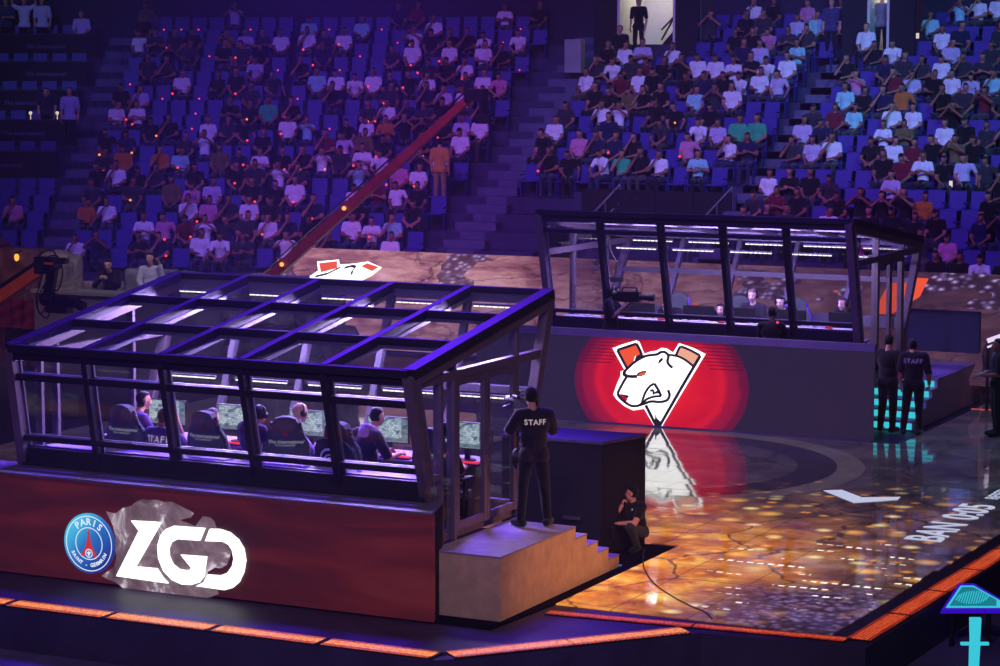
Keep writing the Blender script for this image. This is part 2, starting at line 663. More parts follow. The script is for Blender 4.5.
    if back_text is not None:
        tree = BVHTree.FromPolygons([v.co for v in shirt_me.vertices], [p.vertices for p in shirt_me.polygons])
        c = J['chest'] + V(upv) * .06
        def fn(x, y):
            o = c + V((-x * -1, .6, 0)) + V((0, 0, y))
            o = V((c.x + x, c.y + .6, c.z + y))
            hit = tree.ray_cast(o, V((0, -1, 0)))
            return (hit[0] + V((0, .004, 0))) if hit[0] is not None else V((o.x, c.y + .10, o.z))
        me_t = text_mesh(back_text, text_size, offset=.0025, spacing=1.15)
        for v in me_t.vertices:
            v.co = fn(-v.co.x, v.co.y)          # seen from behind: mirrored in local x
        link_mesh('lettering', me_t, text_mat, root)
    if chest_mark is not None:
        tree = BVHTree.FromPolygons([v.co for v in shirt_me.vertices], [p.vertices for p in shirt_me.polygons])
        me_t = text_mesh('F', .05, offset=.002)
        c = J['chest'] + V((.075, 0, .07))
        for v in me_t.vertices:
            hit = tree.ray_cast(V((c.x + v.co.x, c.y - .6, c.z + v.co.y)), V((0, 1, 0)))
            v.co = (hit[0] if hit[0] is not None else V((c.x, c.y - .12, c.z))) + V((0, -.004, 0))
        link_mesh('badge', me_t, chest_mark, root)
    return root

def crowd_mesh(J, look, shirt_m, hair_m, trous_m, skin_m, voxel=.032, female=False, sleeve=.35):
    """One light figure for the stand: skin, shirt, trousers and hair in one mesh."""
    J = {k: V(v) for k, v in J.items()}
    P, Mh = body_prims(J, look, 1.04)
    for s in 'lr':
        d = (J['wr_' + s] - J['el_' + s]).normalized()
        P.append(('farm', 'c', J['wr_' + s], J['wr_' + s] + d * .12, .036, .03))
    if female:
        P.append(('hairc', 'c', J['head'] + V((0, .05, .02)), J['neck'] + V((0, .08, -.08)), .075, .06))
    me = prims_mesh(P, voxel, 1)
    lab, par, cen = face_labels(me, P)
    q = cen - np.array(J['head'])
    f = np.array(Mh.col[1].to_3d()); u = np.array(Mh.col[2].to_3d())
    hf = q @ f; hu = q @ u
    hair_k = ((lab == 'head') & ((hu > .040 + .22 * np.maximum(0, hf)) | ((hf < -.005) & (hu > -.07)))) | (lab == 'hairc')
    mi = np.zeros(len(lab), dtype=np.int32)
    mi[np.isin(lab, ('torso',)) | ((lab == 'uarm') & (par < sleeve * 2))] = 1
    mi[np.isin(lab, ('pelvis', 'thigh', 'shin', 'foot'))] = 2
    mi[hair_k] = 3
    me.polygons.foreach_set('material_index', mi)
    me.polygons.foreach_set('use_smooth', [True] * len(me.polygons))
    return me
# ------------------------------------------------------------------ shared materials
def mat_led_floor():
    t = NT('led_floor_rock_and_gold')
    co = t.coord()
    sep = t.n('ShaderNodeSeparateXYZ'); t.l(co, sep.inputs[0])
    X, Y = sep.outputs[0], sep.outputs[1]
    # where the picture on the floor is golden: a glow spreading from the corner by the steps
    def near(cx, cy, rx, ry, soft):
        dx = t.math('DIVIDE', t.math('SUBTRACT', X, cx), rx)
        dy = t.math('DIVIDE', t.math('SUBTRACT', Y, cy), ry)
        d = t.math('SQRT', t.math('ADD', t.math('MULTIPLY', dx, dx), t.math('MULTIPLY', dy, dy)))
        wob = t.math('MULTIPLY', t.math('SUBTRACT', t.noise(co, .9, 3), .5), .5)
        d = t.math('ADD', d, wob)
        return t.math('SUBTRACT', 1.0, t.math('DIVIDE', t.math('SUBTRACT', d, 1 - soft), soft, clamp=True), clamp=True)
    gold = near(-12.4, 27.4, 3.3, 5.6, .8)
    warm = near(-11.3, 28.4, 3.8, 7.0, .7)
    n1 = t.noise(co, 1.3, 5, .6, .6)
    rock = t.ramp(n1, [(.30, rgb(30, 18, 16)), (.5, rgb(92, 56, 38)), (.7, rgb(150, 98, 62))])
    wv = t.n('ShaderNodeVectorMath', operation='ADD'); t.l(co, wv.inputs[0]); wn = t.n('ShaderNodeTexNoise'); wn.inputs['Scale'].default_value = .7; wn.inputs['Detail'].default_value = 4; t.l(co, wn.inputs['Vector']); t.l(wn.outputs['Color'], wv.inputs[1])
    cr = t.voro(wv.outputs[0], .45, 'DISTANCE_TO_EDGE')
    crack = t.math('GREATER_THAN', cr.outputs[0], .010)
    dark = t.ramp(n1, [(.3, rgb(20, 15, 28)), (.7, rgb(50, 42, 52))])
    base = t.mix(warm, dark, rock)
    gcol = t.ramp(t.noise(co, 1.6, 4, .6, .4), [(.28, rgb(120, 48, 12)), (.46, rgb(206, 108, 28)), (.60, rgb(244, 162, 48)), (.76, rgb(255, 222, 110))])
    base = t.mix(t.math('MULTIPLY', gold, .95), base, gcol)
    base = t.mix(t.math('MULTIPLY', t.math('SUBTRACT', 1, crack), .7), base, rgb(14, 10, 14))
    # sparks of light floating in the picture
    for sc, r0, cut, colr, msk in ((1.2, .26, .30, rgb(255, 180, 70), warm), (2.0, .30, .50, rgb(255, 232, 160), warm), (3.0, .32, .5, rgb(255, 160, 60), warm)):
        v = t.voro(co, sc)
        spot = t.math('SUBTRACT', 1, t.math('DIVIDE', v.outputs['Distance'], r0), clamp=True)
        spot = t.math('POWER', spot, 1.0)
        on = t.math('GREATER_THAN', t.n('ShaderNodeSeparateColor').outputs[0], cut)
        sc_ = on.node.inputs[0].links[0].from_node
        t.l(v.outputs['Color'], sc_.inputs[0])
        fac = t.math('MULTIPLY', t.math('MULTIPLY', spot, on), t.math('POWER', msk, .5))
        base = t.mix(fac, base, colr)
    # violet pebbles in the front corner
    peb = near(-9.2, 26.6, 1.8, 1.7, .5)
    pv = t.voro(co, 9.0)
    pcol = t.ramp(pv.outputs['Distance'], [(0.1, rgb(128, 104, 150)), (.5, rgb(58, 40, 70)), (.8, rgb(24, 14, 26))])
    base = t.mix(t.math('MULTIPLY', peb, .75), base, pcol)
    # rows of short white dashes, painted in as reflections of lights
    dm = near(-9.9, 28.6, 1.7, 2.6, .35)
    row = t.math('LESS_THAN', t.math('FRACT', t.math('MULTIPLY', Y, 2.6)), .22)
    dash = t.math('LESS_THAN', t.math('FRACT', t.math('MULTIPLY', X, 7.0)), .6)
    grp = t.math('GREATER_THAN', t.noise(t.coord((1.1, 2.4, 1)), 1.25, 2), .56)
    base = t.mix(t.math('MULTIPLY', t.math('MULTIPLY', t.math('MULTIPLY', row, dash), grp), t.math('POWER', dm, .4)), base, rgb(255, 244, 232))
    # ring drawn round the middle of the stage
    dx = t.math('SUBTRACT', X, -15.3); dy = t.math('SUBTRACT', Y, 35.6)
    rr = t.math('SQRT', t.math('ADD', t.math('MULTIPLY', dx, dx), t.math('MULTIPLY', dy, dy)))
    ring = t.math('MULTIPLY', t.math('GREATER_THAN', rr, 2.6), t.math('LESS_THAN', rr, 3.25))
    ring2 = t.math('MULTIPLY', t.math('GREATER_THAN', rr, 3.25), t.math('LESS_THAN', rr, 3.7))
    base = t.mix(t.math('MULTIPLY', ring, .8), base, rgb(9, 6, 12))
    base = t.mix(t.math('MULTIPLY', ring2, .45), base, rgb(74, 66, 72))
    # seams between the panels, one metre apart
    def seam(c):
        fr = t.math('FRACT', t.math('ADD', c, 100.35))
        return t.math('LESS_THAN', fr, .014)
    s = t.math('MAXIMUM', seam(X), seam(Y))
    base = t.mix(t.math('MULTIPLY', s, .8), base, (0.002, 0.002, 0.003, 1))
    t.principled((0.035, 0.033, 0.042, 1), .06, spec=.5, ior=2.1, emit=base, estr=1.2)
    return t.m

def mat_rock_screen():
    t = NT('led_rock_picture')
    co = t.coord()
    sep = t.n('ShaderNodeSeparateXYZ'); t.l(co, sep.inputs[0])
    n1 = t.noise(co, .55, 6, .62, .8)
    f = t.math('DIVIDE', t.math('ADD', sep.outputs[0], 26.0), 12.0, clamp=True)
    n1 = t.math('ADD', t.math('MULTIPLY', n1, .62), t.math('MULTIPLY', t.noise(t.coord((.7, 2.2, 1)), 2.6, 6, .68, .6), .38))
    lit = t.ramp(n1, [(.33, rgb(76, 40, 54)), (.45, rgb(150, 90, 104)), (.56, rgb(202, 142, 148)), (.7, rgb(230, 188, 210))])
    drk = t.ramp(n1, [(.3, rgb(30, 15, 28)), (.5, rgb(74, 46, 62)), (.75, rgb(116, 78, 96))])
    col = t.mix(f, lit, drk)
    wv = t.n('ShaderNodeVectorMath', operation='ADD'); t.l(t.coord((.30, .75, .6)), wv.inputs[0]); wn = t.n('ShaderNodeTexNoise'); wn.inputs['Scale'].default_value = 1.1; wn.inputs['Detail'].default_value = 4; t.l(co, wn.inputs['Vector']); t.l(wn.outputs['Color'], wv.inputs[1])
    ed = t.voro(wv.outputs[0], 1.1, 'DISTANCE_TO_EDGE')
    ck = t.math('SUBTRACT', 1, t.math('DIVIDE', ed.outputs[0], .03), clamp=True)
    col = t.mix(t.math('MULTIPLY', ck, .75), col, rgb(44, 24, 26))
    peb = t.voro(co, 5.5)
    pc = t.ramp(peb.outputs['Distance'], [(.1, rgb(196, 172, 226)), (.35, rgb(104, 78, 130)), (.6, rgb(44, 26, 44))])
    pm = t.math('GREATER_THAN', t.noise(co, .42, 3), .55)
    zz = t.math('GREATER_THAN', sep.outputs[1], 46.8)
    col = t.mix(t.math('MULTIPLY', t.math('MULTIPLY', pm, zz), .8), col, pc)
    sp = t.voro(co, 1.1)
    dot = t.math('LESS_THAN', sp.outputs['Distance'], .09)
    col = t.mix(t.math('MULTIPLY', dot, f), col, rgb(255, 84, 60))
    t.principled((.02, .02, .02, 1), .5, emit=col, estr=.95)
    return t.m

def mat_near_wall():
    t = NT('led_wall_dark_red')
    co = t.coord((.28, 1, 1.5))
    n = t.noise(co, 1.6, 5, .55, .9)
    col = t.ramp(n, [(.28, rgb(38, 14, 28)), (.45, rgb(74, 18, 30)), (.6, rgb(102, 26, 33)), (.75, rgb(122, 44, 48))])
    fine = t.noise(t.coord(), 60, 2)
    col = t.mix(.25, col, t.ramp(fine, [(.3, rgb(20, 8, 14)), (.7, rgb(110, 40, 40))]))
    t.principled((.03, .02, .025, 1), .45, spec=.25, emit=col, estr=.6)
    return t.m

def mat_far_wall():
    """LED front of the far booth: black panel with a red disc of rings in the middle."""
    t = NT('led_wall_red_disc')
    co = t.coord()
    sep = t.n('ShaderNodeSeparateXYZ'); t.l(co, sep.inputs[0])
    dx = t.math('DIVIDE', t.math('SUBTRACT', sep.outputs[0], -16.52), 1.72)
    dz = t.math('DIVIDE', t.math('SUBTRACT', sep.outputs[2], .80), 1.32)
    r = t.math('SQRT', t.math('ADD', t.math('MULTIPLY', dx, dx), t.math('MULTIPLY', dz, dz)))
    n = t.noise(t.coord((1, 1, 1.2)), 1.4, 5, .6, .5)
    rw = t.math('ADD', r, t.math('MULTIPLY', t.math('SUBTRACT', n, .5), .10))
    col = t.ramp(rw, [(0.0, rgb(255, 70, 40)), (.3, rgb(238, 26, 34)), (.62, rgb(208, 14, 36)), (.72, rgb(222, 24, 42)), (.78, rgb(170, 16, 48)), (.88, rgb(150, 20, 52)), (.93, rgb(112, 16, 48)), (.999, rgb(104, 18, 52))])
    hot = t.ramp(n, [(.5, rgb(0, 0, 0)), (.75, rgb(200, 60, 40))])
    hm = t.math('MULTIPLY', t.math('SUBTRACT', .8, r, clamp=True), .8)
    col = t.mix(hm, col, hot, 'ADD')
    # thin dark lines across the top of the disc
    fr = t.math('FRACT', t.math('MULTIPLY', sep.outputs[2], 16.0))
    ln = t.math('MULTIPLY', t.math('LESS_THAN', fr, .38), t.math('GREATER_THAN', sep.outputs[2], 1.12))
    ln = t.math('MULTIPLY', ln, t.math('GREATER_THAN', r, .62))
    col = t.mix(t.math('MULTIPLY', ln, .6), col, rgb(60, 6, 22))
    ins = t.math('LESS_THAN', r, 1.0)
    off = t.ramp(t.noise(t.coord(), 18, 3), [(.3, rgb(33, 26, 46)), (.7, rgb(46, 36, 58))])
    col = t.mix(ins, off, col)
    t.principled((.03, .025, .035, 1), .5, spec=.3, emit=col, estr=.9)
    return t.m

def mat_strip(name, c1, c2, strength):
    """Stage edge light: rows of small bulbs seen as a woven orange band."""
    t = NT(name)
    co = t.coord()
    v = t.voro(co, 26.0, rand=.35)
    w = t.math('SUBTRACT', 1.0, t.math('MULTIPLY', v.outputs['Distance'], 1.5), clamp=True)
    n = t.noise(co, .8, 3)
    w = t.math('MULTIPLY', w, t.math('ADD', t.math('MULTIPLY', n, 1.1), .4), clamp=True)
    col = t.ramp(w, [(.05, c1), (.7, c2)])
    t.principled((.02, .01, .01, 1), .5, emit=col, estr=strength)
    return t.m

def mat_monitor():
    t = NT('game_on_monitor')
    co = t.coord()
    sep = t.n('ShaderNodeSeparateXYZ'); t.l(co, sep.inputs[0])
    mp = t.n('ShaderNodeMapping'); mp.inputs['Rotation'].default_value = (PI / 2, 0, 0)
    t.l(co, mp.inputs[0])
    br = t.n('ShaderNodeTexBrick'); t.l(mp.outputs[0], br.inputs['Vector'])
    br.inputs['Scale'].default_value = 9.0; br.inputs['Brick Width'].default_value = .36; br.inputs['Row Height'].default_value = .24
    br.inputs['Color1'].default_value = rgb(214, 226, 218); br.inputs['Color2'].default_value = rgb(110, 136, 142)
    br.inputs['Mortar'].default_value = rgb(138, 158, 166); br.inputs['Mortar Size'].default_value = .05
    n = t.noise(t.coord((1, 1, 2)), 9, 1)
    col = t.mix(t.math('GREATER_THAN', n, .60), br.outputs[0], rgb(70, 96, 108))
    low = t.math('MAXIMUM', t.math('LESS_THAN', sep.outputs[2], .225), t.math('GREATER_THAN', sep.outputs[0], .20))
    col = t.mix(t.math('MULTIPLY', low, .65), col, rgb(52, 76, 92))
    t.principled((.02, .02, .02, 1), .3, emit=col, estr=1.1)
    return t.m

def mat_stone(name, a, b, c):
    t = NT(name)
    co = t.coord()
    n = t.noise(co, 1.6, 6, .6, .4)
    col = t.ramp(n, [(.3, a), (.5, b), (.72, c)])
    wv = t.n('ShaderNodeVectorMath', operation='ADD'); t.l(co, wv.inputs[0]); nz = t.n('ShaderNodeTexNoise'); nz.inputs['Scale'].default_value = 2.2; t.l(co, nz.inputs['Vector']); t.l(nz.outputs['Color'], wv.inputs[1])
    v = t.voro(wv.outputs[0], 1.1, 'DISTANCE_TO_EDGE')
    k = t.math('SUBTRACT', 1, t.math('DIVIDE', v.outputs[0], .018), clamp=True)
    col = t.mix(t.math('MULTIPLY', k, .55), col, (a[0] * .3, a[1] * .3, a[2] * .3, 1))
    h = t.math('SUBTRACT', n, t.math('MULTIPLY', k, .4))
    t.principled(col, .85, spec=.2, normal=t.bump(h, .6, .08))
    return t.m

M = {}
M['floor_led'] = mat_led_floor()
M['rock_led'] = mat_rock_screen()
M['near_wall'] = mat_near_wall()
M['far_wall'] = mat_far_wall()
M['strip_o'] = mat_strip('edge_light_orange', rgb(170, 48, 6), rgb(255, 172, 84), 1.4)
M['strip_oe'] = mat_strip('edge_light_orange_rim', rgb(80, 18, 8), rgb(236, 104, 36), 1.0)
M['strip_r'] = mat_strip('edge_light_red', rgb(120, 16, 4), rgb(255, 104, 54), 1.0)
M['strip_re'] = mat_strip('edge_light_red_rim', rgb(50, 8, 8), rgb(200, 56, 30), .85)
M['monitor'] = mat_monitor()
M['black'] = m_plain('matt_black', rgb(30, 28, 36), .75, spec=.25)
M['black_floor'] = m_plain('black_stage_floor', rgb(62, 54, 78), .55, spec=.3, var=.25, scale=2)
M['arena_floor'] = m_plain('dark_arena_floor', rgb(104, 92, 128), .5, spec=.3, var=.3, scale=1.2)
M['carpet'] = m_plain('black_carpet', rgb(16, 14, 22), .95, spec=.05, var=.3, scale=40, bump=.3)
M['frame_dark'] = m_plain('dark_steel_frame', rgb(40, 36, 54), .5, metal=.2, spec=.4)
M['frame'] = m_plain('grey_aluminium_frame', rgb(118, 112, 132), .42, metal=.35, spec=.5, var=.06)
M['frame_side'] = m_plain('mauve_grey_frame', rgb(112, 98, 112), .5, metal=.15, spec=.4, var=.08)
M['ledge'] = m_plain('grey_painted_ledge', rgb(112, 104, 122), .6, var=.12, scale=4)
M['glass'] = m_glass('clear_glass')
M['led_white'] = m_emit('white_led_tube', rgb(255, 250, 225), 2.2)
M['white_logo'] = m_emit('logo_white', rgb(255, 253, 250), 1.9)
M['logo_dark'] = m_emit('logo_dark_line', rgb(40, 28, 44), .8, False)
M['logo_orange'] = m_emit('logo_orange', rgb(255, 92, 48), .95)
M['logo_pale'] = m_emit('logo_pale_orange', rgb(255, 180, 150), .95)
M['logo_red'] = m_emit('logo_deep_red', rgb(190, 20, 36), .9, False)
M['floor_text'] = m_emit('floor_letters', rgb(205, 210, 240), .9)
M['step_wood'] = m_plain('pale_step_board', rgb(205, 172, 140), .7, var=.16, scale=6, bump=.1)
M['step_top'] = m_plain('grey_step_tread', rgb(150, 142, 158), .5, var=.22, scale=5)
M['cyan'] = m_emit('cyan_riser_light', rgb(60, 205, 225), 1.0)
M['cyan_soft'] = m_emit('teal_lamp_face', rgb(26, 140, 160), .8)
M['violet_glow'] = m_emit('violet_edge_light', rgb(58, 10, 200), .9)
M['grey_wall'] = m_plain('grey_concrete', rgb(150, 148, 148), .8, var=.1, scale=3)
M['stand'] = m_plain('dark_stand_concrete', rgb(58, 54, 84), .85, var=.2, scale=3)
M['stair'] = m_plain('stair_concrete', rgb(92, 90, 118), .85, var=.2, scale=4)
M['seat'] = m_plain('blue_plastic_seat', rgb(54, 48, 136), .5, spec=.3, var=.08)
M['rail'] = m_plain('brushed_rail', rgb(120, 118, 128), .35, metal=.7)
M['stone'] = mat_stone('grey_set_stone', rgb(84, 82, 78), rgb(140, 138, 128), rgb(186, 182, 168))
M['stone_red'] = mat_stone('brown_set_stone', rgb(64, 44, 44), rgb(110, 82, 78), rgb(150, 120, 110))
M['plastic'] = m_plain('black_plastic', rgb(26, 24, 30), .4, spec=.5)
M['chair'] = m_plain('dark_grey_chair_fabric', rgb(84, 92, 94), .8, spec=.15, var=.12, bump=.15)
M['chair_purple'] = m_plain('purple_chair_edge', rgb(120, 84, 210), .6)
M['shelf'] = m_plain('pale_shelf_board', rgb(214, 208, 226), .6, var=.15, scale=8)
M['desk'] = m_plain('grey_desk_top', rgb(150, 140, 165), .45, var=.08)
M['desk_dark'] = m_plain('dark_desk_panel', rgb(48, 46, 54), .6)
M['dull_red'] = m_plain('dull_red_print', rgb(150, 40, 44), .7)
M['red_box'] = m_emit('red_lit_box', rgb(220, 40, 60), .6, False)
M['red_key'] = m_emit('red_key_light', rgb(255, 40, 44), 1.1, False)
M['orange_arm'] = m_plain('orange_crane_paint', rgb(214, 88, 36), .45, var=.12, scale=5)
M['boom_red'] = m_plain('dark_red_boom_paint', rgb(132, 52, 42), .5, var=.2, scale=4)
M['lantern'] = m_emit('lantern_amber', rgb(255, 176, 70), 1.4)
M['bulb_red'] = m_emit('wristband_red', rgb(255, 62, 70), 1.6, False)
M['bulb_amber'] = m_emit('wristband_amber', rgb(255, 140, 60), 1.5, False)
M['text_white'] = m_emit('print_white_glow', rgb(222, 200, 204), .55, False)  # print given its own glow so it shows in the dark
M['text_chair'] = m_emit('print_pale_glow', rgb(214, 208, 226), .42, False)  # chair lettering glows by itself to stand out in the booth
M['text_dim'] = m_emit('print_violet_glow', rgb(104, 70, 170), .6, False)  # shirt lettering with a faint glow put into its colour
M['text_grey'] = m_plain('printed_grey', rgb(228, 228, 236), .6)
M['desk_sign'] = m_plain('printed_dull_violet', rgb(120, 110, 160), .6)
M['lit_room'] = m_plain('pale_corridor_paint', rgb(212, 208, 196), .8, var=.06)
M['tube_white'] = m_emit('white_tube', rgb(225, 205, 235), 1.2)
m_head = {'black': M['plastic'], 'green': m_plain('green_headset', rgb(70, 110, 70), .5)}
# ------------------------------------------------------------------ the stage and its floor
mb = MB(); mb.box((-75, -6, -.75), (45, 95, -.55)); struct('floor', mb, M['arena_floor'])
# raised stage slab with its cut corner by the near booth
stage = [(-34, 22.36), (-12.1, 22.46), (-9.95, 24.98), (-8.02, 25.15), (-7.84, 31), (-7.35, 46.5), (-34, 46.5)]
mb = MB(); mb.prism(stage, lambda x, y: (x, y, -.55), lambda x, y: (x, y, -.012)); struct('floor_stage', mb, M['black_floor'])

# LED floor: half-metre tiles, each lying a hair out of level as real panels do
mb = MB()
rt = random.Random(3)
ts = .5
x = -26.0
nx = int(round((-8.2 + 26.0) / ts))
for ix in range(nx + 1):
    for iy in range(40):
        x0 = -26.0 + ix * ts; x1 = min(x0 + ts, -8.55 + .027 * iy * ts); y0 = 25.52 + iy * ts; y1 = y0 + ts
        if x1 - x0 < .05: continue
        if y1 > 40.0 and x0 < -12.7: continue
        if y1 > 39.35 and x0 < -12.3: y1 = min(y1, 39.35)
        if y1 - y0 < .05: continue
        if y0 < 29.4:
            if x1 < -12.08: 
                if y1 <= 29.4: continue
                y0 = 29.4
            elif x0 < -12.08: 
                if y1 > 29.4:
                    pass
                x0 = -12.08
        a = rt.gauss(0, .0024); b = rt.gauss(0, .0034)
        g = .0015
        cx, cy = (x0 + x1) / 2, (y0 + y1) / 2
        z = lambda px, py: .006 + a * (px - cx) + b * (py - cy)
        q = [(x0 + g, y0 + g), (x1 - g, y0 + g), (x1 - g, y1 - g), (x0 + g, y1 - g)]
        mb.hexa([(p[0], p[1], -.01) for p in q] + [(p[0], p[1], z(*p)) for p in q])
led_floor = struct('floor_led', mb, M['floor_led'])

# writing and arrow shown on the LED floor
def on_floor(ox, oy, sx, sy):
    # text runs away from the camera side along +Y; its top points to -X
    return lambda x, y: (ox - y * sx, oy + x * sy, .012)
for body, y, sz, lb in (('BAN', 32.02, .74, 'large white BAN lettering glowing on the LED floor'), ('0:05', 33.72, .74, 'large white 0:05 countdown glowing on the LED floor'),
                        ('RESERVE', 35.45, .30, 'small white word beyond the countdown on the LED floor')):
    tag(place_text('floor_lettering', body, M['floor_text'], on_floor(-9.17, y, 1.0, 1.0), sz, None, world=False, offset=.012 if sz > .5 else .004, spacing=1.02), lb, 'lettering', 'words shown on the LED floor')
mb = MB()
flat_poly(mb, [(-11.705, 34.42), (-10.94, 33.62), (-10.43, 34.16), (-10.46, 34.42), (-10.98, 34.12), (-11.46, 34.60)], lambda x, y: (x, y, .012))
tag(mb.build('floor_arrow', M['floor_text'], fix=False), 'white angular tick mark shown on the LED floor', 'arrow')

# carpet under the near booth and steps
mb = MB(); mb.prism([(-20, 24.0), (-12.2, 24.0), (-12.09, 25.5), (-12.09, 29.4), (-20, 29.4)], lambda x, y: (x, y, -.012), lambda x, y: (x, y, .004))
tag(mb.build('carpet', M['carpet']), 'black carpet laid round the near booth and its steps', 'carpet')

# edge lights let into the stage rim
def strip(name, a, b, w, m, label, off=0.0, rows=5):
    a = V(a); b = V(b); d = (b - a).normalized(); s = V((-d.y, d.x, 0))
    root = empty(name, a, 0, label, 'light strip')
    edge = M['strip_oe'] if m is M['strip_o'] else M['strip_re']
    mb = MB(); mb.beam(a + V((0, 0, -.006)), b + V((0, 0, -.006)), w, .02); mb.build('channel', M['black'], root)
    n = max(1, int((b - a).length / 1.35))
    for i in range(n):
        p = a.lerp(b, i / n + .004); q = a.lerp(b, (i + 1) / n - .004)
        mb = MB()
        for r in range(rows):
            o = s * ((r - (rows - 1) / 2) * w / rows)
            mb.mi = 1 if r in (0, rows - 1) and rows > 2 else 0
            mb.beam(p + o + V((0, 0, .006)), q + o + V((0, 0, .006)), w / rows * .86, .012)
        mb.build('light_segment', [m, edge], root)
    return root
strip('edge_light', (-24, 22.52, 0), (-12.16, 22.62, 0), .30, M['strip_o'], 'orange light strip along the stage edge under the red wall')
strip('edge_light', (-12.06, 22.72, 0), (-10.15, 24.98, 0), .30, M['strip_o'], 'orange light strip slanting from the booth corner to the LED floor')
strip('edge_light', (-11.98, 25.07, 0), (-8.32, 25.38, 0), .19, M['strip_r'], 'red light strip along the front edge of the golden floor')
strip('edge_light', (-8.20, 25.42, 0), (-7.82, 37.0, 0), .29, M['strip_r'], 'red light strip along the long side of the LED floor by the teal lamp', rows=6)
strip('edge_light', (-12.0, 46.0, 0), (-9.6, 46.0, 0), .16, M['strip_r'], 'short red light line on the floor behind the far platform', rows=1)
strip('edge_light', (-12.05, 44.15, 0), (-10.2, 44.2, 0), .14, M['strip_r'], 'short red light line beside the far platform foot', rows=1)

# cable across the golden floor
pts = smooth_line([(-12.4, 29.0, .012), (-12.08, 28.23, .014), (-11.83, 27.72, .014), (-11.42, 27.06, .014), (-10.96, 26.52, .014), (-10.55, 26.12, .014), (-10.27, 25.90, .014), (-10.06, 25.6, .014)], 8)
mb = MB(); mb.tube(pts, .010, 6)
tag(mb.build('cable', M['plastic'], smooth=True), 'thin black cable trailing across the golden LED floor', 'cable')

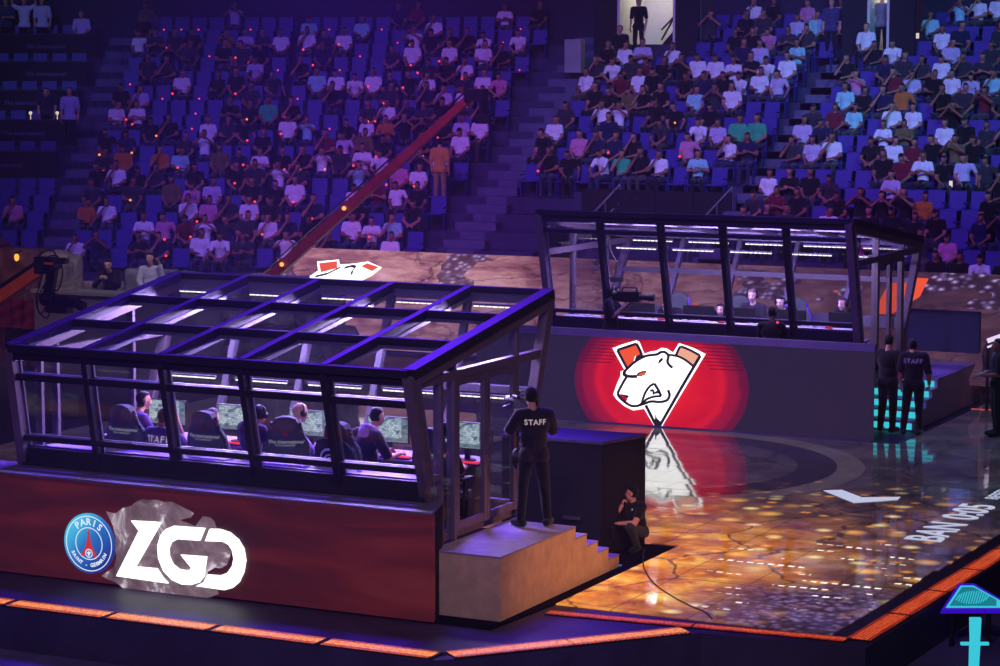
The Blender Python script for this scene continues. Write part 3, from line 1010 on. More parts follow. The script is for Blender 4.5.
# ------------------------------------------------------------------ low walls carrying the booths
def podium_near():
    root = empty('stage_wall', (-17, 24.4, 0), 0, 'dark red LED wall with white letters below the near glass booth', 'wall panel')
    mb = MB(); mb.prism([(-24, 23.99), (-12.95, 23.99), (-13.17, 24.64), (-24, 24.64)], lambda x, y: (x, y, 0), lambda x, y: (x, y, 1.30)); mb.build('body', M['black'], root)
    mb = MB(); mb.box((-24, 23.932, .02), (-12.93, 23.988, 1.262)); scr = mb.build('led_screen', M['near_wall'], root)
    mb = MB(); mb.prism([(-24, 23.925), (-12.925, 23.925), (-13.18, 24.66), (-24, 24.66)], lambda x, y: (x, y, 1.30), lambda x, y: (x, y, 1.33)); mb.build('ledge', M['ledge'], root, bevel=.006)
    mb = MB(); mb.box((-24, 23.92, 1.262), (-12.925, 23.985, 1.30)); mb.build('trim', m_plain('red_trim', rgb(150, 60, 66), .5), root)  # dull red strip under the ledge
    Yf = 23.930
    # trace coordinates of the sign: 1000 units = 2.88 m
    def P(d, k=2.876 / 1000, ):
        return lambda x, y: (-18.344 + x * k, Yf - d, 1.036 - y * .00250 + x * .000266)
    bloom = NT('bloom_on_screen')  # camera bloom round the bright letters, painted as a glowing patch
    co = bloom.coord()
    n = bloom.noise(co, 2.4, 6, .62, 1.0)
    col = bloom.ramp(n, [(.30, rgb(76, 54, 66)), (.46, rgb(112, 88, 98)), (.57, rgb(138, 114, 128)), (.66, rgb(236, 226, 238))])
    bloom.principled((.03, .03, .03, 1), .5, emit=col, estr=.85)
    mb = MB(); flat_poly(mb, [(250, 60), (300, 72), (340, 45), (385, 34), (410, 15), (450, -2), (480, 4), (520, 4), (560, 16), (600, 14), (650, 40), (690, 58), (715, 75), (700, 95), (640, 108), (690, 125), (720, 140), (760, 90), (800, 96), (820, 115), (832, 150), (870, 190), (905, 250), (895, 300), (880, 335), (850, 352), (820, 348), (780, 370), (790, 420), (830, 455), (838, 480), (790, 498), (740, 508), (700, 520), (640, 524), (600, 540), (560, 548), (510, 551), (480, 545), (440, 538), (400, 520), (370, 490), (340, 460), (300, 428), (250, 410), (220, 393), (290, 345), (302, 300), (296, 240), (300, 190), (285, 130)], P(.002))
    mb.build('bloom_patch', bloom.m, scr, fix=False)
    for name, pts in (('letter', [(390, 108), (505, 114), (548, 118), (410, 343), (522, 352), (548, 392), (580, 428), (305, 392), (430, 160)]),
                      ('letter', [(775, 148), (612, 136), (572, 152), (543, 185), (527, 235), (530, 300), (556, 365), (600, 410), (650, 432), (700, 435), (742, 422), (766, 392), (782, 291), (648, 282), (702, 348), (690, 363), (640, 356), (606, 330), (588, 290), (586, 250), (600, 220), (632, 203), (748, 211)]),
                      ('letter', [(800, 152), (850, 153), (902, 170), (945, 206), (972, 252), (981, 310), (970, 370), (945, 420), (912, 448), (872, 459), (725, 440), (765, 420), (786, 382), (850, 386), (888, 372), (912, 338), (920, 300), (912, 258), (896, 232), (868, 216), (775, 213)])):
        mb = MB(); mb.prism(pts, P(.004), P(.03)); mb.build(name, M['white_logo'], scr)
    # round club crest
    c = V((-17.874, Yf - .012, .519)); r = .388
    disc = NT('crest_blue'); co = disc.coord(loc=(17.874, 0, -.519))
    ln = disc.n('ShaderNodeVectorMath', operation='LENGTH'); disc.l(co, ln.inputs[0])
    sp = disc.n('ShaderNodeSeparateXYZ'); disc.l(co, sp.inputs[0])
    g = disc.math('ADD', disc.math('MULTIPLY', disc.math('SUBTRACT', sp.outputs[2], sp.outputs[0]), .9), .5, clamp=True)
    disc.principled((.02, .05, .2, 1), .3, emit=disc.ramp(g, [(.1, rgb(22, 50, 140)), (.55, rgb(36, 116, 196)), (.9, rgb(70, 196, 232))]), estr=.9)
    mb = MB(); mb.cyl(c + V((0, .012, 0)), c - V((0, .02, 0)), r, r, 48); crest = mb.build('crest', disc.m, root)
    C3 = lambda d: (lambda x, y: (c.x + x, c.y - .021 - d, c.z + y))
    wm = m_emit('crest_white', rgb(235, 244, 255), 1.0, False); rm = m_emit('crest_red', rgb(214, 52, 54), .9, False)
    for rr, w in ((.352, .012), (.205, .012)):
        mb = MB(); mb.torus(c - V((0, .022, 0)), (0, 1, 0), rr, w / 2, 48, 4); mb.build('ring', wm, crest)
    mb = MB()
    flat_poly(mb, [(-.016, .17), (.016, .17), (.022, .06), (.05, -.03), (.10, -.12), (.135, -.165), (.075, -.165), (.045, -.11), (0, -.085), (-.045, -.11), (-.075, -.165), (-.135, -.165), (-.10, -.12), (-.05, -.03), (-.022, .06)], C3(.004))
    mb.build('tower', rm, crest, fix=False)
    mb = MB(); mb.torus(c + V((0, -.026, -.125)), (0, 1, 0), .052, .006, 24, 4)
    flat_poly(mb, [(0, -.085), (.012, -.11), (.03, -.105), (.026, -.13), (.012, -.135), (.012, -.16), (-.012, -.16), (-.012, -.135), (-.026, -.13), (-.03, -.105), (-.012, -.11)], C3(.006))
    mb.build('lily', wm, crest, fix=False)
    def arc_text(body, rad, size, mid, spread, up):
        n = len(body)
        for i, ch in enumerate(body):
            if ch == ' ': continue
            a = mid + (i - (n - 1) / 2) * spread * (-1 if up else 1)
            ca, sa = math.cos(a), math.sin(a)
            def fn(x, y, ca=ca, sa=sa):
                k = 1 if up else -1
                yy = rad + k * y
                return (c.x + ca * yy + k * sa * x, c.y - .024, c.z + sa * yy - k * ca * x)
            place_text('lettering', ch, wm, fn, size, crest, offset=.003)
    arc_text('PARIS', .278, .125, PI / 2, .33, True)
    arc_text('SAINT - GERMAIN', .280, .066, -PI / 2, .155, False)
podium_near()

def podium_far():
    Yf = 39.33
    root = empty('stage_wall', (-16, 39.6, 0), 0, 'black LED wall with red disc and bear emblem below the far booth', 'wall panel')
    mb = MB(); mb.prism([(-20.3, 39.39), (-12.49, 39.39), (-12.55, 39.43), (-20.3, 39.43)], lambda x, y: (x, y, 0), lambda x, y: (x, y, 1.72)); mb.build('body', M['black'], root)
    mb = MB(); mb.box((-20.3, 39.332, .03), (-12.48, 39.388, 1.60)); scr = mb.build('led_screen', M['far_wall'], root)
    mb = MB(); mb.hexa([(-20.3, 39.315, 1.60), (-12.47, 39.315, 1.60), (-12.47, 39.45, 1.60), (-20.3, 39.45, 1.60), (-20.3, 39.365, 1.735), (-12.47, 39.365, 1.735), (-12.47, 39.45, 1.735), (-20.3, 39.45, 1.735)]); mb.build('ledge', M['ledge'], root, bevel=.006)
    mb = MB(); mb.box((-20.3, 39.30, .007), (-12.5, 39.331, .03)); mb.build('foot_rail', M['ledge'], root)
    # bear emblem: outline units 666 = 2.37 m on a side
    def P(d):
        return lambda x, y: (-17.728 + x * .003566 + y * .0000167, Yf - d, 1.732 + x * .000177 - y * .003190)
    mb = MB(); mb.prism([(72, 105), (130, 82), (205, 60), (222, 68), (250, 137), (285, 124), (318, 119), (345, 102), (375, 106), (410, 130), (442, 75), (520, 102), (588, 137), (578, 152), (420, 430), (348, 558), (306, 552), (250, 455), (190, 466), (140, 442), (95, 402), (77, 375), (95, 320), (118, 266), (118, 240), (140, 232)], P(.002), P(.012))
    emb = mb.build('emblem', M['white_logo'], scr)
    def shape(name, pts, m, d=.015):
        mb = MB(); flat_poly(mb, pts, P(d)); return mb.build(name, m, emb, fix=False)
    def line(pts, w=8, n=4, d=.017):
        w = w * 1.7
        mb = MB(); stroke(mb, [(p.x, p.y) for p in smooth_line([V((a, b, 0)) for a, b in pts], n)], w, P(d)); return mb.build('outline', M['logo_dark'], emb, fix=False)
    shape('ear_panel', [(104, 118), (205, 80), (232, 142), (200, 150), (190, 185), (160, 220)], M['logo_orange'])
    shape('tail_panel', [(452, 93), (558, 146), (522, 207), (470, 168), (432, 148)], M['logo_pale'])
    shape('shade_patch', [(232, 138), (205, 150), (196, 182), (225, 165), (258, 148)], M['logo_dark'], .018)
    line([(100, 116), (150, 98), (208, 78)], 9); line([(208, 78), (222, 105), (238, 142)], 9); line([(100, 116), (128, 170), (158, 228)], 9)
    line([(140, 240), (165, 215), (200, 183), (258, 150), (320, 140), (345, 126), (368, 128), (385, 148), (380, 178), (388, 198), (408, 216)], 9)
    shape('ear_shade', [(326, 196), (334, 172), (352, 154), (356, 172), (342, 186)], M['logo_dark'], .018)
    line([(386, 142), (430, 148), (470, 166), (500, 188), (522, 207)], 8)
    line([(428, 142), (440, 112), (452, 92)], 8); line([(452, 92), (508, 116), (560, 146)], 8); line([(560, 146), (520, 218), (455, 335), (338, 552)], 10, 3)
    line([(152, 272), (125, 320), (104, 370), (125, 402), (155, 426), (185, 440), (222, 436), (250, 412)], 9)
    line([(142, 238), (140, 258), (168, 268), (212, 268)], 11)
    shape('eye', [(204, 266), (216, 246), (240, 236), (266, 234), (256, 256), (232, 268)], M['logo_dark'], .016)
    shape('iris', [(216, 262), (228, 248), (258, 240), (250, 256), (232, 264)], M['logo_orange'], .019)
    shape('nose', [(104, 371), (140, 374), (168, 380), (158, 394), (150, 420), (120, 400)], M['logo_red'], .016)
    shape('nose_tip', [(120, 372), (168, 380), (158, 396), (146, 388)], M['logo_dark'], .018)
    line([(308, 308), (282, 325), (258, 360), (244, 400), (238, 428)], 8); line([(308, 308), (330, 345), (346, 380)], 9); line([(346, 380), (300, 385), (262, 402), (240, 430)], 8)
    line([(384, 344), (392, 372), (380, 402), (340, 414), (290, 412), (250, 426), (210, 440)], 9)
    line([(284, 350), (304, 346)], 8, 2); line([(304, 346), (304, 366), (322, 356), (324, 366)], 7, 2)
    line([(260, 434), (290, 495), (318, 552)], 10, 2)
    shape('neck_shade', [(316, 478), (322, 508), (346, 530), (340, 556), (322, 556), (304, 534), (312, 510)], M['logo_dark'], .019)
podium_far()

# ------------------------------------------------------------------ steps and boxes
def steps_near():
    root = empty('stage_steps', (-12.9, 26, 0), 0, 'plywood platform and steps beside the near booth door', 'steps')
    X0, X1 = -13.2, -12.262
    Yb, Yt = 24.37, 26.483
    prof = [(Yb, 0), (Yb, .76)]
    prof.append((Yt, .76))
    n = 5
    dy = (27.85 - Yt) / (n - 1)
    z = .76
    y = Yt
    for i in range(n - 1):
        z = .76 - (i + 1) * .152
        prof.append((y, z)); y += dy; prof.append((y, z))
    prof.append((y, 0))
    mb = MB(); mb.prism(prof, lambda a, b: (X0, a, b), lambda a, b: (X1, a, b)); mb.build('side_board', M['step_wood'], root)
    mb = MB(); mb.box((X0, Yb, .762), (X1 + .004, Yt + .01, .785)); mb.build('deck', M['step_top'], root, bevel=.004)
    y = Yt
    for i in range(n - 1):
        z = .76 - (i + 1) * .152
        mb = MB(); mb.box((X0, y + .003, z + .001), (X1 + .004, y + dy + .01, z + .022)); mb.build('tread', M['step_top'], root, bevel=.003)
        y += dy
    mb = MB(); mb.box((-12.6, 27.87, .006), (-12.25, 27.92, .02)); mb.build('marker_light', m_emit('teal_marker', rgb(40, 120, 170), .9), root)
steps_near()

def steps_far():
    root = empty('stage_steps', (-13, 43.5, 0), 0, 'grey platform with cyan lit steps beside the far booth', 'steps')
    X0, X1 = -13.72, -12.22
    mb = MB(); mb.prism([(45.3, 0), (45.3, .76), (42.4, .76), (42.4, .62), (42.05, .62), (42.05, .47), (41.7, .47), (41.7, .32), (41.35, .32), (41.35, .17), (41.0, .17), (41.0, 0)], lambda a, b: (X0, a, b), lambda a, b: (X1, a, b))
    mb.build('side_board', m_plain('pale_grey_board', rgb(176, 160, 176), .7, var=.1), root)
    mb = MB(); mb.box((X0, 42.38, .762), (X1 + .004, 45.32, .785)); mb.build('deck', M['step_top'], root)
    for i, (y, z0) in enumerate(((42.4, .62), (42.05, .47), (41.7, .32), (41.35, .17), (41.0, 0.01))):
        mb = MB(); mb.box((X0 + .05, y - .012, z0 + .008), (X1 - .06, y - .001, z0 + .122)); mb.build('riser_light', M['cyan'], root)
        mb = MB(); mb.box((X0, y - .02, z0 + .125), (X1 + .004, y + .34, z0 + .152)); mb.build('tread', M['step_top'], root)
steps_far()

mb = MB(); mb.box((-13.85, 45.36, 0), (-12.25, 45.48, 1.76)); bp = mb.build('back_panel', m_plain('dark_blue_panel', rgb(40, 44, 72), .7, var=.15, scale=2), bevel=.01)
tag(bp, 'dark blue upright panel standing behind the far platform', 'panel')
mb = MB()
for a in (-13.7, -13.05, -12.4):
    mb.beam((a, 45.50, 0), (a, 45.50, 1.7), .05, .05, (0, 1, 0))
mb.build('brace', M['black'], bp, world=False)

blk = empty('black_cabinet', (-13.3, 28.9, 0), 0, 'tall black clad box standing behind the near steps', 'cabinet')
mb = MB(); mb.prism([(-14.3, 28.46), (-12.79, 28.45), (-12.53, 29.34), (-14.25, 29.30)], lambda x, y: (x, y, .004), lambda x, y: (x, y, 1.50)); mb.build('body', M['black'], blk, bevel=.008)
mb = MB(); mb.prism([(-14.31, 28.44), (-12.778, 28.43), (-12.515, 29.36), (-14.26, 29.32)], lambda x, y: (x, y, 1.502), lambda x, y: (x, y, 1.545)); mb.build('top', m_plain('dark_purple_top', rgb(84, 74, 112), .6), blk, bevel=.006)
mb = MB(); mb.box((-13.35, 28.425, .45), (-13.1, 28.452, .49)); mb.build('handle', M['rail'], blk)

# ------------------------------------------------------------------ LED ramp with the rock picture, behind the far booth
rt_ = empty('led_ramp', (-20, 46, 0), 0, 'long sloping LED panel showing pink rock behind the booths', 'screen')
ya, za, yb, zb = 44.6, .55, 48.0, 2.28
mb = MB(); mb.hexa([(-31.2, ya, za - .15), (-6, ya, za - .15), (-6, yb, 0), (-29.3, yb, 0), (-31.2, ya, za), (-6, ya, za), (-6, yb, zb), (-29.3, yb, zb)])
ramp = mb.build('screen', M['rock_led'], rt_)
def Q(d):       # u along X, v up the ramp (0..1)
    return lambda u, v: (u, ya + (yb - ya) * v, za + (zb - za) * v + d)
E2 = MB()
flat_poly(E2, [(-28.67, .59), (-28.47, .734), (-28.71, .837), (-28.18, .871), (-28.04, .814), (-27.72, .83), (-27.37, .862), (-26.88, .8), (-26.96, .705), (-27.2, .608), (-27.45, .50), (-27.51, .40), (-27.8, .25), (-28.13, .25), (-28.3, .42), (-28.49, .52)], Q(.012))
e2 = E2.build('emblem', M['white_logo'], ramp, fix=False)
for pts, m in (([(-28.61, .815), (-28.18, .847), (-28.02, .767), (-28.35, .713)], M['logo_orange']), ([(-27.44, .801), (-27.35, .838), (-26.96, .799), (-27.05, .75)], M['logo_orange'])):
    mb = MB(); flat_poly(mb, pts, Q(.02)); mb.build('ear_panel', m, e2, fix=False)
mb = MB(); stroke(mb, [(-27.84, .775), (-27.68, .80), (-27.57, .79), (-27.56, .74), (-27.5, .70)], .03, Q(.02)); mb.build('outline', M['logo_dark'], e2, fix=False)
mb = MB(); stroke(mb, [(-28.4, .66), (-28.15, .70), (-27.95, .78)], .03, Q(.02)); mb.build('outline', M['logo_dark'], e2, fix=False)
mb = MB(); flat_poly(mb, [(-14.79, .93), (-14.0, .93), (-13.99, .742), (-14.4, .55), (-14.79, .55)], Q(.012)); mb.build('flag_picture', M['logo_orange'], ramp, fix=False)
# ------------------------------------------------------------------ glass player booths
def lerp(a, b, t): return a + (b - a) * t

def booth(loc, label, XL, XR, xlt, xrt, low, high, low_rails, high_rails, door, roof_strip, strips, side_z0, floor_z, side_of):
    """low/high: (baseY, baseZ, topY, topZ) of the two leaning glass faces; xlt: lean of the far end at the top."""
    root = empty('glass_booth', loc, 0, label, 'booth')
    part = lambda mb, name, m, **k: mb.build(name, m, root, **k)
    n = 5
    xb = [lerp(XL, XR, i / n) for i in range(n + 1)]
    xt = [lerp(XL + xlt, XR + xrt, i / n) for i in range(n + 1)]
    def face(f, i, z):                      # point on a face at bay line i (may be fractional), height z
        t = (z - f[1]) / (f[3] - f[1])
        k = int(i) if i < n else n - 1
        x = lerp(lerp(xb[k], xb[k + 1], i - k), lerp(xt[k], xt[k + 1], i - k), t)
        return V((x, lerp(f[0], f[2], t), z))
    outY = {id(low): -1 if low[2] < high[2] else 1}
    for f, rails, nm in ((low, low_rails, 'low'), (high, high_rails, 'high')):
        sgn = -1 if f[2] == min(low[2], high[2]) else 1
        upn = V((0, sgn, 0))
        seen = sgn < 0
        for i in range(n + 1):
            end = i in (0, n)
            w = .13 if end else .085
            mb = MB(); mb.beam(face(f, i, f[1]), face(f, i, f[3] - .02), w, .15 if end else .11, upn)
            part(mb, 'post', M['frame_side'] if end else M['frame_dark'] if seen else M['frame'], bevel=.004)
            # pale inner lining of each post, seen through the glass
            if seen:
                o = V((.0, .075, 0))
                mb = MB(); mb.beam(face(f, i, f[1]) + o, face(f, i, f[3] - .05) + o, w + .05, .03, upn); part(mb, 'post_lining', M['frame'])
        for z, h in rails:
            mb = MB(); mb.beam(face(f, 0, z), face(f, n, z), .10, h, (0, 0, 1)); part(mb, 'rail', M['frame_dark'] if seen else M['frame'], bevel=.003)
            if seen:
                mb = MB(); mb.beam(face(f, 0, z + h * .32) + V((0, .085, 0)), face(f, n, z + h * .32) + V((0, .085, 0)), .06, h * .5, (0, 0, 1)); part(mb, 'rail_lining', M['frame'])
        # skirt board and panes
        zs = sorted([z for z, h in rails])
        lev = zs
        for a, b in zip(lev[:-1], lev[1:]):
            for i in range(n):
                mb = MB()
                p = [face(f, i, a), face(f, i + 1, a), face(f, i + 1, b), face(f, i, b)]
                d = V((0, .006, 0))
                mb.hexa([p[0] - d, p[1] - d, p[1] + d, p[0] + d, p[3] - d, p[2] - d, p[2] + d, p[3] + d])
                part(mb, 'pane', M['glass'])
    # roof
    for i in range(n + 1):
        a = face(low, i, low[3]); b = face(high, i, high[3])
        e = i in (0, n)
        mb = MB(); mb.beam(a, b, .17 if e else .10, .12, (0, 0, 1)); part(mb, 'rafter', M['frame_dark'], bevel=.004)
        if e:
            mb = MB(); o = V((0, 0, -.11)); mb.beam(a + o, b + o, .13, .13, (0, 0, 1)); part(mb, 'side_beam', M['frame_side'], bevel=.004)
        else:
            mb = MB(); o = V((0.0, 0, -.085)); mb.beam(a + o, b + o, .14, .05, (0, 0, 1)); part(mb, 'rafter_lining', M['frame'])
    for t in (0, 1 / 3, 2 / 3, 1):
        a = face(low, 0, low[3]).lerp(face(high, 0, high[3]), t); b = face(low, n, low[3]).lerp(face(high, n, high[3]), t)
        w = .12 if t in (0, 1) else .09
        mb = MB(); mb.beam(a, b, w, .10, (0, 0, 1)); part(mb, 'purlin', M['frame_dark'], bevel=.003)
        if 0 < t < 1:
            o = V((0, 0, -.07)); mb = MB(); mb.beam(a + o, b + o, .12, .04, (0, 0, 1)); part(mb, 'purlin_lining', M['frame'])
    for i in range(n):
        for k in range(3):
            q = [face(low, i, low[3]).lerp(face(high, i, high[3]), k / 3), face(low, i + 1, low[3]).lerp(face(high, i + 1, high[3]), k / 3),
                 face(low, i + 1, low[3]).lerp(face(high, i + 1, high[3]), (k + 1) / 3), face(low, i, low[3]).lerp(face(high, i, high[3]), (k + 1) / 3)]
            d = V((0, 0, .006))
            mb = MB(); mb.hexa([p - d for p in q] + [p + d for p in q]); part(mb, 'roof_pane', M['glass'])
    # gable ends: end face X at bay n (door end) and bay 0
    for i in (0, n):
        has_door = i == n
        zt = side_of['transom']
        lo_p = lambda z: face(low, i, max(z, low[1])) if z >= low[1] else V((face(low, i, low[1]).x, low[0], z))
        hi_p = lambda z: face(high, i, max(z, high[1])) if z >= high[1] else V((face(high, i, high[1]).x, high[0], z))
        if has_door:
            for P_, z0_ in ((lo_p, low[1]), (hi_p, high[1])):
                if z0_ > side_z0 + .02:
                    mb = MB(); mb.beam(P_(side_z0), P_(z0_ + .01), .13, .15, (0, 1, 0)); part(mb, 'corner_foot', M['frame_side'])
        mb = MB(); mb.beam(lo_p(zt), hi_p(zt), .10, .11, (0, 0, 1)); part(mb, 'transom', M['frame_side'], bevel=.003)
        zb_ = side_z0 if has_door else max(low[1], high[1])
        if has_door:
            mb = MB(); mb.beam(lo_p(side_z0 + .05), hi_p(side_z0 + .05), .12, .10, (0, 0, 1)); part(mb, 'threshold', M['frame_side'])
        roofz = lambda y: lerp(low[3], high[3], (y - low[2]) / (high[2] - low[2]))
        ys = side_of['posts']
        xx = XR + xrt if has_door else XL + xlt * .6
        for y in ys:
            mb = MB(); mb.beam((xx, y, side_z0 if has_door else floor_z + .5), (xx, y, roofz(y) - .1), .07, .06, (0, 1, 0)); part(mb, 'mullion', M['frame_side'], bevel=.003)
            mb = MB(); mb.beam((xx - .07, y + .035, (side_z0 if has_door else floor_z + .5) + .1), (xx - .07, y + .035, roofz(y) - .16), .05, .06, (0, 1, 0)); part(mb, 'mullion_lining', M['frame'])
        edge = [lo_p(zb_)] + [V((xx, y, zb_)) for y in ys] + [hi_p(zb_)]
        mid = [lo_p(zt)] + [V((xx, y, zt)) for y in ys] + [hi_p(zt)]
        top = [face(low, i, low[3] - .1)] + [V((xx, y, roofz(y) - .1)) for y in ys] + [face(high, i, high[3] - .1)]
        for k in range(len(edge) - 1):
            for A_, B_, nm in ((edge, mid, 'side_pane'), (mid, top, 'clerestory_pane')):
                if has_door and nm == 'side_pane' and door[0] <= (edge[k].y + edge[k + 1].y) / 2 <= door[1]:
                    continue
                q = [A_[k], A_[k + 1], B_[k + 1], B_[k]]
                d = V((.006, 0, 0))
                mb = MB(); mb.hexa([q[0] - d, q[1] - d, q[1] + d, q[0] + d, q[3] - d, q[2] - d, q[2] + d, q[3] + d]); part(mb, nm, M['glass'])
        if has_door:
            # low panel rail beside the door
            k0 = edge[0]
            zr = side_of['rail']
            if zr:
                mb = MB(); mb.beam(lo_p(zr), V((xx, ys[0], zr)), .09, .08, (0, 0, 1)); part(mb, 'side_rail', M['frame_side'])
            # double door
            dmid = (door[0] + door[1]) / 2
            for a, b in ((door[0] + .04, dmid - .006), (dmid + .006, door[1] - .04)):
                mb = MB()
                z0, z1 = side_z0 + .10, zt - .06
                w = .075
                mb.beam((xx, a + w / 2, z0), (xx, a + w / 2, z1), .06, w, (0, 1, 0)); mb.beam((xx, b - w / 2, z0), (xx, b - w / 2, z1), .06, w, (0, 1, 0))
                mb.beam((xx, a + w, z0 + .05), (xx, b - w, z0 + .05), .05, .10, (0, 0, 1)); mb.beam((xx, a + w, z1 - .04), (xx, b - w, z1 - .04), .05, .08, (0, 0, 1))
                dr = part(mb, 'door', M['frame_side'])
                mb = MB(); mb.box((xx - .006, a + w, z0 + .1), (xx + .006, b - w, z1 - .08)); mb.build('door_pane', M['glass'], dr)
                s = 1 if b < dmid else -1
                hy = dmid - s * .045
                mb = MB(); mb.tube([(xx + .03, hy, z0 + .85), (xx + .075, hy, z0 + .87), (xx + .075, hy, z0 + 1.13), (xx + .03, hy, z0 + 1.15)], .012, 8); mb.build('door_handle', M['rail'], dr)
    # booth floor and skirts
    ymin, ymax = min(low[0], high[0]), max(low[0], high[0])
    mb = MB(); mb.box((XL + .05, ymin + .05, floor_z - .06), (XR - .05, ymax - .05, floor_z)); part(mb, 'booth_floor', M['black'])
    # white LED tubes
    for (f, t, z, y) in strips:
        for i in range(n):
            a = V((lerp(xt[i], xt[i + 1], .14), y, z)); b = V((lerp(xt[i], xt[i + 1], .86), y, z))
            mb = MB(); mb.beam(a + V((0, 0, .02)), b + V((0, 0, .02)), .05, .025); tr = part(mb, 'light_track', M['frame'])
            mb = MB()
            m_ = 9
            for k in range(m_):
                mb.beam(a.lerp(b, (k + .08) / m_), a.lerp(b, (k + .85) / m_), .022, .022)
            mb.build('light_tube', M['led_white'], tr)
    return root, face

near_low = (24.55, 1.34, 23.92, 2.955); near_high = (26.95, .80, 27.72, 3.59)
nb, nface = booth((-16.4, 25.8, .8), 'near glass booth over the red wall, seen from behind its players', -19.37, -13.33, .30, .10, near_low, near_high,
      [(1.46, .24), (1.722, .075), (2.572, .09), (2.865, .11)], [(.88, .14), (2.33, .10), (3.50, .12)],
      (25.02, 26.74), None, [('high', 0, 3.40, 27.50), ('mid', 0, 2.25, 27.12)], .79, .80,
      dict(transom=2.82, posts=[24.68, 25.02, 26.74], rail=1.62))
far_high = (39.85, 1.66, 39.15, 3.88); far_low = (42.5, 1.66, 43.4, 3.30)
fb, fface = booth((-15.8, 41.5, .8), 'far glass booth over the bear emblem, facing the camera', -18.97, -12.94, .08, .03, far_low, far_high,
      [(1.78, .2), (2.55, .10), (3.22, .10)], [(1.775, .22), (2.01, .06), (3.545, .07), (3.80, .16)],
      (40.75, 42.3), None, [('low', 0, 3.12, 43.12), ('mid', 0, 3.02, 42.3)], .80, .80,
      dict(transom=3.12, posts=[40.75, 42.3], rail=None))

# hanging cable and speaker in the far booth
mb = MB(); mb.tube(smooth_line([(-18.25, 40.9, 3.3), (-18.22, 40.92, 3.05), (-18.12, 40.95, 2.85), (-18.15, 40.95, 2.6)], 6), .016, 6)
mb.cbox((-18.12, 40.95, 2.52), (.24, .1, .09)); 
tag(mb.build('hanging_box', M['plastic']), 'small black box hanging on a cable in the far booth', 'box')

# ------------------------------------------------------------------ furniture
def desk(name, x0, x1, y0, y1, z, label, front=-1):
    root = empty(name, ((x0 + x1) / 2, (y0 + y1) / 2, z - .74), 0, label, 'desk')
    mb = MB(); mb.box((x0, y0, z - .035), (x1, y1, z)); mb.build('desk_top', M['desk'], root, bevel=.006)
    yb = y1 - .06 if front < 0 else y0 + .02
    mb = MB(); mb.box((x0 + .05, yb, z - .60), (x1 - .05, yb + .03, z - .04)); mb.build('modesty_panel', M['desk_dark'], root)
    k = int((x1 - x0) / 1.2) + 1
    for i in range(k + 1):
        x = lerp(x0 + .06, x1 - .06, i / k)
        mb = MB(); mb.box((x - .02, y0 + .06, z - .74), (x + .02, y1 - .1, z - .035)); mb.build('leg', M['desk_dark'], root)
    return root
desk('players_desk', -19.2, -13.55, 25.95, 26.68, 1.54, 'long grey desk with monitors inside the near booth')
desk('players_desk', -18.3, -13.1, 40.55, 41.1, 1.62, 'long desk with monitor backs inside the far booth', 1)

def monitor(loc, rz, label, group, w=.61, h=.35):
    root = empty('monitor', loc, rz, label, 'monitor', group)
    mb = MB(); mb.box((-w / 2, -.005, .15), (w / 2, .04, .15 + h)); mb.build('housing', M['plastic'], root, world=False, bevel=.006)
    mb = MB(); mb.box((-w / 2 + .012, -.009, .168), (w / 2 - .012, -.0045, .138 + h)); mb.build('screen', M['monitor'], root, world=False)
    mb = MB(); mb.beam((0, .06, .01), (0, .05, .30), .07, .03, (0, 1, 0)); mb.build('stand', M['plastic'], root, world=False)
    mb = MB(); mb.cyl((0, .05, .001), (0, .05, .015), .12, .11, 20); mb.build('foot', M['plastic'], root, world=False)
    return root
near_mon = [(-18.30, 'bright monitor between the crouching staff member and the leftmost chair'), (-17.17, 'bright monitor behind the second near chair'),
            (-16.04, 'bright monitor facing the blond player'), (-14.85, 'bright monitor facing the player in the lilac hood'), (-13.72, 'bright monitor seen through the booth door')]
mon0 = monitor((-18.30, 26.28, 1.54), 0, near_mon[0][1], 'monitors in the near booth')
for x, lb in near_mon[1:]:
    o = copy_tree(mon0); o.location = (x, 26.28, 1.54); tag(o, lb)
for x, lb in ((-17.55, 'dark monitor back beside the far cameraman'), (-16.35, 'dark monitor back between the first two far chairs'),
              (-15.55, 'dark monitor back in front of the dark haired far player with raised chin'), (-14.55, 'dark monitor back before the player looking down'), (-13.5, 'dark monitor back at the door end of the far desk')):
    o = copy_tree(mon0); o.location = (x, 40.78, 1.62); o.rotation_euler = (0, 0, PI); tag(o, lb); o['group'] = 'monitors in the far booth'

def keyboard(x, y, z, label, rz=0):
    root = empty('keyboard', (x, y, z), rz, label, 'keyboard', 'keyboards on the booth desks')
    mb = MB(); mb.box((-.22, -.075, 0), (.22, .075, .022)); mb.build('body', M['plastic'], root, world=False, bevel=.005)
    mb = MB()
    for r in range(4):
        for c in range(12):
            mb.box((-.205 + c * .034, -.062 + r * .032, .022), (-.178 + c * .034, -.037 + r * .032, .031))
    mb.build('keys', M['red_key'], root, world=False)
    return root
kb0 = keyboard(-15.75, 26.06, 1.54, 'red lit keyboard under the blond player\'s hand')
for x, y, z, lb in ((-17.0, 26.04, 1.54, 'red lit keyboard beyond the second near chair'), (-14.6, 26.06, 1.54, 'red lit keyboard before the hooded player'), (-13.6, 26.06, 1.54, 'red lit keyboard seen through the near door'), (-18.1, 26.04, 1.54, 'red lit keyboard beyond the crouching staff member')):
    o = copy_tree(kb0); o.location = (x, y, z); tag(o, lb)
